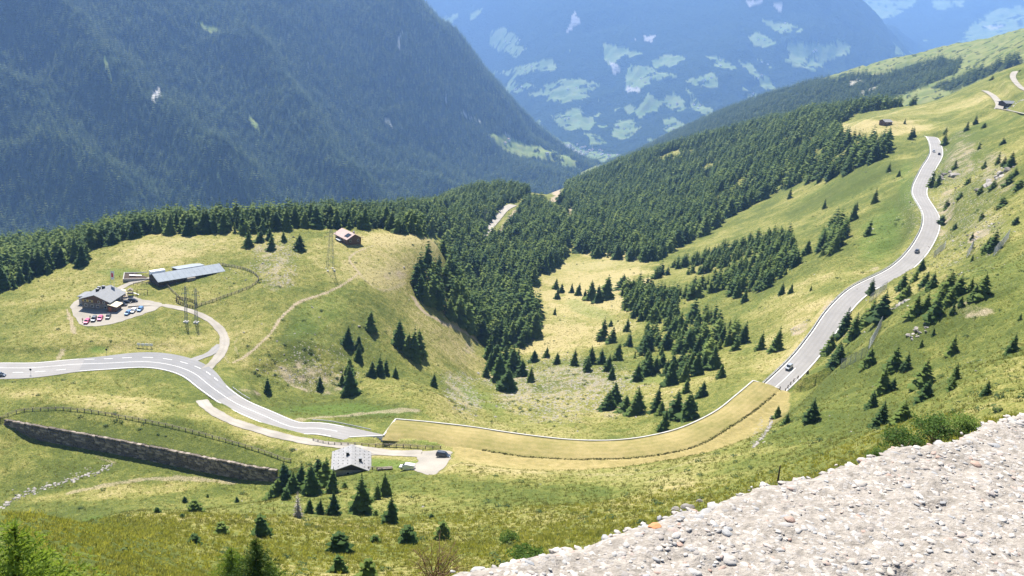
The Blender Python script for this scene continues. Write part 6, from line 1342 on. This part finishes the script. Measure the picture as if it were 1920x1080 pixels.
def conc_mat():
    m, nt, b = new_mat('exposed_aggregate_concrete'); geo = N(nt, 'ShaderNodeNewGeometry').outputs['Position']
    n1 = noise_node(nt, geo, 5, 4, .6); n2 = noise_node(nt, geo, 70, 4, .7); n3 = noise_node(nt, geo, 260, 2, .7)
    v = N(nt, 'ShaderNodeTexVoronoi'); v.inputs['Scale'].default_value = 150; nt.links.new(geo, v.inputs['Vector'])
    base = ramp(nt, n2, [(.3, (.14, .125, .105)), (.5, (.26, .232, .20)), (.7, (.35, .318, .278))]); base = mixc(nt, math_n(nt, 'MULTIPLY', n1, .35), base, (.34, .31, .275))
    gr = ramp(nt, v.outputs['Color'], [(.1, (.17, .16, .155)), (.4, (.40, .355, .31)), (.7, (.30, .29, .285)), (.95, (.50, .47, .43))])
    base = mixc(nt, math_n(nt, 'MULTIPLY', math_n(nt, 'LESS_THAN', v.outputs['Distance'], .42), .55), base, gr)
    nt.links.new(base, b.inputs['Base Color']); b.inputs['Roughness'].default_value = .9; bump(nt, b, math_n(nt, 'ADD', math_n(nt, 'MULTIPLY', n2, .8), math_n(nt, 'MULTIPLY', n3, .35)), .9, .006); return m
par = thing('parapet', 'rough pale concrete parapet with exposed pebbles rising across the bottom right corner', 'parapet', tuple(orig))
link('concrete_top', np_mesh('concrete_top', allr.reshape(-1, 3) - orig, Fq, conc_mat(), True), par)
def peb_mat():
    m, nt, b = new_mat('pebbles'); oi = N(nt, 'ShaderNodeObjectInfo').outputs['Random']; geo = N(nt, 'ShaderNodeNewGeometry').outputs['Position']
    c = ramp(nt, oi, [(0, (.50, .46, .41)), (.14, (.27, .27, .275)), (.28, (.42, .37, .32)), (.42, (.20, .225, .255)), (.55, (.54, .51, .47)), (.68, (.34, .285, .245)), (.80, (.15, .148, .15)), (.9, (.40, .37, .35)), (1, (.32, .19, .14))])
    f = noise_node(nt, geo, 120, 4, .7); nt.links.new(mixc(nt, math_n(nt, 'MULTIPLY', f, .55), c, (.42, .385, .34)), b.inputs['Base Color']); b.inputs['Roughness'].default_value = .75; bump(nt, b, f, .5, .003); return m
M_PEB = peb_mat(); M_LICH = simple('orange_brick_chip', (.52, .22, .10), .85, 0, .25, 60)
PEB = [rock_mesh('pebble', 300 + s_, M_PEB, 2, .26, .62) for s_ in range(9)]
for me in PEB: me.polygons.foreach_set('use_smooth', np.ones(len(me.polygons), bool))
rgp = np.random.default_rng(15); n = 26000
pu = rgp.uniform(U0, U1, n); pv2 = rgp.uniform(-.006, VW, n) ** 1.0; ps = .0017 + rgp.exponential(.0020, n); ps = np.minimum(ps, .0085)
iu = np.clip(((pu - U0) / (U1 - U0) * (nu - 1)).astype(int), 0, nu - 1); iv = np.clip((pv2 / VW * (nv_ - 1)).astype(int), 0, nv_ - 1)
pz = hgt[iv, iu]; pp_ = eA + pu[:, None] * ex_ + (pv2 + edge[iu] * (1 - sstep(0, .12, pv2)))[:, None] * ey_; pp_[:, 2] = PH + pz + ps * rgp.uniform(-.7, .0, n)
rot = np.stack([rgp.normal(0, .10, n), rgp.normal(0, .10, n), rgp.uniform(0, 6.28, n)], 1); scl = np.stack([ps * rgp.uniform(1.7, 3.0, n), ps * rgp.uniform(1.3, 2.1, n), ps * rgp.uniform(1.2, 2.0, n)], 1)
pp_[:, 2] = PH + pz - .31 * scl[:, 2] + rgp.uniform(-.0002, .0011, n) + np.where(rgp.random(n) < .03, ps * .3, 0)
qx, qy = project(pp_[:, 0], pp_[:, 1], pp_[:, 2]); vis = (qx > 0) & (qx < 1920) & (qy < 1085); big_ = np.argsort(-(scl[:, 0] * scl[:, 1] / np.linalg.norm(pp_, axis=1) ** 2) * vis)
for i in big_[:298]:
    o = link('pebble', PEB[int(rgp.integers(0, 9))], par, tuple(pp_[i] - orig)); o.scale = tuple(scl[i]); o.rotation_euler = tuple(rot[i])
rs = big_[298:]; ob = scatter('fine_pebbles', PEB[:4], pp_[rs] - orig, scl[rs], None, None, rot=rot[rs]); ob.parent = par
op = plane_hit(1228, 992, PH); o = link('orange_chip', rock_mesh('orange_chip', 999, M_LICH, 2, .2, .4), par, tuple(op - orig + np.array((0, 0, .004)))); o.scale = (.017, .011, .009); o.rotation_euler[2] = .5

# ------------------------------------------------------------------ plants close by
def fine_conifer(seed, whorls, per, rad, mat, curve=.8, sprig=.05, bare=0.0, droop=.25):
    """close-up young conifer of unit height: thin twigs set with short needle tufts"""
    rg = random.Random(seed); V = []; Fc = []
    def tuft(c, d, s_):
        for k in range(3):
            q = Vector((rg.gauss(0, 1), rg.gauss(0, 1), rg.gauss(0, 1))).normalized(); e = (d * .7 + q * .75).normalized() * s_ * rg.uniform(.6, 1.2); n_ = e.cross(q).normalized() * s_ * .13; o = len(V); V.extend([tuple(c - n_), tuple(c + n_), tuple(c + e)]); Fc.append((o, o + 1, o + 2))
    for w in range(whorls):
        t = w / whorls; z = .02 + (.98 - bare) * t; a0 = rg.uniform(0, 6.28)
        for b_ in range(max(3, int(per * (1 - .4 * t)))):
            a = a0 + 6.283 * b_ / per + rg.uniform(-.4, .4); L = rad * (1 - t) ** curve * rg.uniform(.6, 1.25) + .03; base = Vector((0, 0, z)); hd = Vector((math.cos(a), math.sin(a), 0)); n_ = max(4, int(L / sprig * 2.2))
            for k in range(n_):
                u = (k + .5) / n_; c = base + hd * (L * u) + Vector((0, 0, L * (.45 * u - droop * 2 * u * u))); sd = Vector((-hd.y, hd.x, 0)) * rg.choice((-1, 1)) * rg.random() * L * .32 * (1 - u * .7) * min(1, u * 3); tuft(c + sd, (hd * .6 + sd.normalized() * .5 + Vector((0, 0, .25))) if sd.length > 0 else hd, sprig * (1.15 - .4 * u))
    for k in range(int(60 * (1 - bare))): tuft(Vector((0, 0, rg.uniform(.1, 1 - bare))), Vector((rg.gauss(0, 1), rg.gauss(0, 1), 1)).normalized(), sprig)
    return np_mesh('crown', np.array(V), np.array(Fc), mat)
BUSH1 = fine_conifer(401, 26, 11, .42, M_BRIGHT, .6, .05); BUSH2 = fine_conifer(402, 20, 11, .5, M_BRIGHT, .5, .06)
def near_tree(label, px, py, hpx, crown, name, rmin, wide=1.0, tilt=.06):
    a, _ = ray(px, 1000); r = rmin; p = Vector((r * math.sin(a), r * math.cos(a), 0)); p.z = float(land_z(p.x, p.y)) - .05
    lo, hi = .2, 12.0
    for _ in range(40):
        h = (lo + hi) / 2; yt = float(project(p.x, p.y, p.z + h)[1])
        if yt > py: lo = h
        else: hi = h
    return tree(name, label, p, h, crown, tilt=tilt, wide=wide)
near_tree('bright green young larch cut by the lower left picture corner', 12, 975, 0, BUSH1, 'young_larch', 17, .8); near_tree('smaller bright green young larch right of the corner one', 88, 1030, 0, BUSH2, 'young_larch', 18, .9)
TOPM = fine_conifer(411, 22, 11, .42, M_BRIGHT, .7, .055, .16); TOPD = fine_conifer(412, 24, 11, .4, M_SPRUCE, .75, .055, .14)
for lb, x, y, h in (('bright spruce top with bare leader, leftmost of three at the bottom edge', 434, 1014, 52), ('tallest dark spruce top with bare leader, middle of three at the bottom edge', 478, 1000, 48), ('bright spruce top with bare leader, rightmost of three at the bottom edge', 506, 1044, 50)):
    near_tree(lb, x, y, 0, TOPD if y == 1000 else TOPM, 'young_spruce', h, 1.0, .03)
near_tree('dark spruce cut by the bottom edge in the middle of the near slope', 690, 1040, 0, CROWN_BUSH[0], 'dwarf_spruce', 86)
M_TWIG = simple('dry_twigs', (.26, .17, .10), .9, 0, .3, 5.0); M_DRYLEAF = foliage_mat('dry_leaves', (.15, .15, .04), (.26, .24, .06), (.38, .34, .10), .3); M_LEAF = foliage_mat('shrub_leaves', (.05, .10, .02), (.10, .17, .035), (.18, .25, .05), .35)
def shrub(name, label, p, w, h, stems, leaves, leaf_mat, leaf, seed, twig=M_TWIG, up=.8):
    rg = random.Random(seed); t_ = thing(name, label, 'shrub', tuple(p)); m = MB(); tips = []
    for i in range(stems):
        a = rg.uniform(0, 6.28); rr_ = rg.random() ** .7 * w; q0 = Vector((rg.uniform(-.15, .15) * w, rg.uniform(-.15, .15) * w, -.1)); q2 = Vector((rr_ * math.cos(a), rr_ * math.sin(a), h * rg.uniform(.45, 1.0) * (1 - .35 * (rr_ / w) ** 2))); q1 = q0 * .45 + q2 * .55 + Vector((0, 0, h * .12)); m.tube(q0, q1, .012 * h, .008 * h, 4); m.tube(q1, q2, .008 * h, .003 * h, 4); tips += [q1, q2, q2, q1.lerp(q2, .5)]
        for k in range(3):
            b0 = q1.lerp(q2, rg.random()); b1 = b0 + Vector((rg.uniform(-.25, .25) * w, rg.uniform(-.25, .25) * w, h * rg.uniform(.05, .22))); m.tube(b0, b1, .004 * h, .002 * h, 3); tips += [b1, b0.lerp(b1, .6)]
    m.build('stems', twig, t_); lm = MB()
    for i in range(leaves):
        c = rg.choice(tips) + Vector((rg.gauss(0, .09) * w, rg.gauss(0, .09) * w, rg.gauss(0, .06) * h)); d1 = Vector((rg.gauss(0, 1), rg.gauss(0, 1), rg.gauss(0, .6) + up * .4)).normalized(); d2 = d1.orthogonal().normalized() * leaf * .4; d1 = d1 * leaf * rg.uniform(.7, 1.3); lm.add([c, c + d1 * .5 + d2, c + d1, c + d1 * .5 - d2], [(0, 1, 2, 3)])
    lm.build('foliage', leaf_mat, t_); return t_
p = spot(815, 1092, 40); w_ = px_height(p, 62); shrub('dry_shrub', 'thin brown dry shrub with yellowish leaves above the lower parapet end', p, w_, px_height(p, 88), 46, 1100, M_DRYLEAF, w_ * .035, 1)
p = spot(950, 1022, 50); w_ = px_height(p, 22); shrub('green_shrub', 'small green shrub above the lower end of the parapet', p, w_, px_height(p, 26), 24, 900, M_LEAF, w_ * .12, 2)
p = spot(985, 1050, 50); w_ = px_height(p, 34); shrub('leafy_patch', 'blue-green leafy low patch below the small green shrub', p, w_, px_height(p, 20), 24, 1200, M_LEAF, w_ * .12, 3)
for k, (x, y, ww, hh_) in enumerate(((1690, 846, 44, 46), (1752, 826, 50, 50), (1805, 810, 40, 36), (1640, 862, 22, 26))):
    lb = ('dark green alder bush, second of four behind the parapet', 'tallest dark green alder bush behind the parapet', 'dark green alder bush nearest the right margin behind the parapet', 'smallest dark green alder bush behind the parapet')[k]
    a, t = ray(x, y); r0 = 44.0; zz = float(land_z(r0 * math.sin(a), r0 * math.cos(a))); p = spot(x, y + 6, 18); w_ = px_height(p, ww); shrub('alder_bush', lb, p, w_, px_height(p, hh_), 40, 2600, M_LEAF, w_ * .075, 10 + k)
for k, (x, y, hp) in enumerate(((1290, 955, 16), (1312, 942, 10), (1268, 958, 12))):
    p = spot(x, y, 8); s_ = px_height(p, hp); o = link('roadside_rock', rock_mesh('roadside_rock', 70 + k, M_ROCK, 2, .22, .7), None, p + Vector((0, 0, s_ * .2))); o.scale = (s_ * 1.5, s_ * 1.1, s_ * 1.2); tag(o, ('largest grey rock in the grass beyond the parapet', 'flat pale rock right of the largest one beyond the parapet', 'small grey rock left of the largest one beyond the parapet')[k], 'rock')
p = spot(1458, 905, 6); t_ = thing('weathered_post', 'thin dark leaning wooden stake beyond the parapet edge', 'stake', tuple(p)); m = MB(); hp = px_height(p, 34); m.tube((0, 0, -.1), (-.04 * hp, 0, hp), .06 * hp, .03 * hp, 6); m.build('stake', M_DARKWOOD, t_)

# tall grass on the nearest slope, finer the closer it is
M_NEARG = foliage_mat('meadow_grass_blades', (.125, .155, .03), (.235, .245, .058), (.39, .355, .12), .45)
NT = [tuft_mesh(60 + s_, 26, M_NEARG, .55, .45) for s_ in range(5)]
wlush = sstep(.2, .8, 1 - ATT['dry'])
P_, r_, j_, i_ = fit_cover(170000, lambda j, i: .25 + .6 * wlush[j, i], 5, 175, 21)
gx_, gy_ = project(P_[:, 0], P_[:, 1], P_[:, 2]); k = (gx_ > -80) & (gx_ < 2000) & (gy_ < 1180) & (gy_ > 780); P_, r_ = P_[k], r_[k]
sc_ = np.random.default_rng(22).uniform(.5, 1.15, len(P_)) * np.clip(.10 + r_ * .0045, .12, .62)
scatter('near_grass', NT, P_, np.stack([sc_ * 1.2, sc_ * 1.2, sc_ * .8], 1), 'long green meadow grass on the steep slope below the viewpoint', 'grass', rand_tilt=.25)
# stones lining the little stream at the lower left
L = line_spots(((2, 952), (30, 935), (60, 921), (90, 913), (120, 905), (150, 895), (180, 886), (205, 872)), .8, 3); rg_ = np.random.default_rng(9)
Ls = np.repeat(L, 4, 0); Ls[:, :2] += rg_.normal(0, .9, (len(Ls), 2)); Ls[:, 2] = land_z(Ls[:, 0], Ls[:, 1]); sc_ = rg_.uniform(.3, 1.2, len(Ls))
scatter('stream_stones', RK, Ls, np.stack([sc_, sc_, sc_ * .8], 1), 'pale boulders lining the thin stream bed at the lower left', 'stones', rand_tilt=.3)
Ls = np.array([tuple(spot(x + random.gauss(0, 2.0), y + random.gauss(0, 1.2))) for x, y in zip(np.interp(np.linspace(0, 1, 150), [0, .3, .6, 1], [1448, 1443, 1430, 1412]), np.interp(np.linspace(0, 1, 150), [0, .3, .6, 1], [780, 800, 820, 838]))]); sc_ = rg_.uniform(.35, 1.0, len(Ls))
scatter('gutter_stones', RK, Ls, np.stack([sc_, sc_, sc_ * .8], 1), 'curved line of pale stones at the right end of the gallery roof', 'stones', rand_tilt=.3)
# bare rock outcrops on the right hand slope
for lb, x, y, w_, h_ in (('pale rock scar on the grass beside the snow nets', 1836, 440, 30, 8), ('jagged rock outcrop below the upper clump on the far right', 1868, 335, 26, 18), ('rocky rib beside the road under the upper bend', 1772, 330, 20, 16), ('small rock outcrop above the parapet slope', 1722, 622, 18, 12), ('low rock step on the green slope right of the lower road', 1690, 570, 16, 10), ('pale rocks on the pasture left of the climbing road', 1500, 612, 20, 5), ('grey rocks near the top right road', 1905, 193, 20, 6)):
    p = spot(x, y, 150); W_ = px_height(p, w_); t_ = thing('rock_outcrop', lb, 'rocks', tuple(p)); rg_o = random.Random(x)
    for q_ in range(18):
        dx, dy = rg_o.uniform(-.5, .5) * W_ * 1.5, rg_o.uniform(-.8, .8) * W_; xx, yy = p.x + dx, p.y + dy; s_ = px_height(p, h_) * rg_o.uniform(.25, .8); o = link('rock', RK[rg_o.randrange(6)], t_, (dx, dy, float(land_z(xx, yy)) - p.z - s_ * .08)); o.scale = (s_ * 1.5, s_ * 1.2, s_); o.rotation_euler = (rg_o.uniform(-.5, .5), rg_o.uniform(-.5, .5), rg_o.uniform(0, 6))
# ------------------------------------------------------------------ summer haze: one box of even air round the whole place
hz = MB(); hz.box(-14000, 14000, -60, 18500, -1425, HAZE_TOP); ho = hz.build('haze', None); tag(ho, 'thin blue summer haze filling the valley', 'haze', kind='stuff')
hm = bpy.data.materials.new('summer_haze'); hm.use_nodes = True; hn = hm.node_tree
for n_ in list(hn.nodes):
    if n_.type == 'BSDF_PRINCIPLED': hn.nodes.remove(n_)
pv = hn.nodes.new('ShaderNodeVolumePrincipled'); pv.inputs['Color'].default_value = (0.29, 0.52, 1.0, 1); pv.inputs['Density'].default_value = 0.000072; pv.inputs['Anisotropy'].default_value = 0.3; pv.inputs['Density Attribute'].default_value = ''
hn.links.new(pv.outputs[0], hn.nodes['Material Output'].inputs['Volume']); ho.data.materials.append(hm)
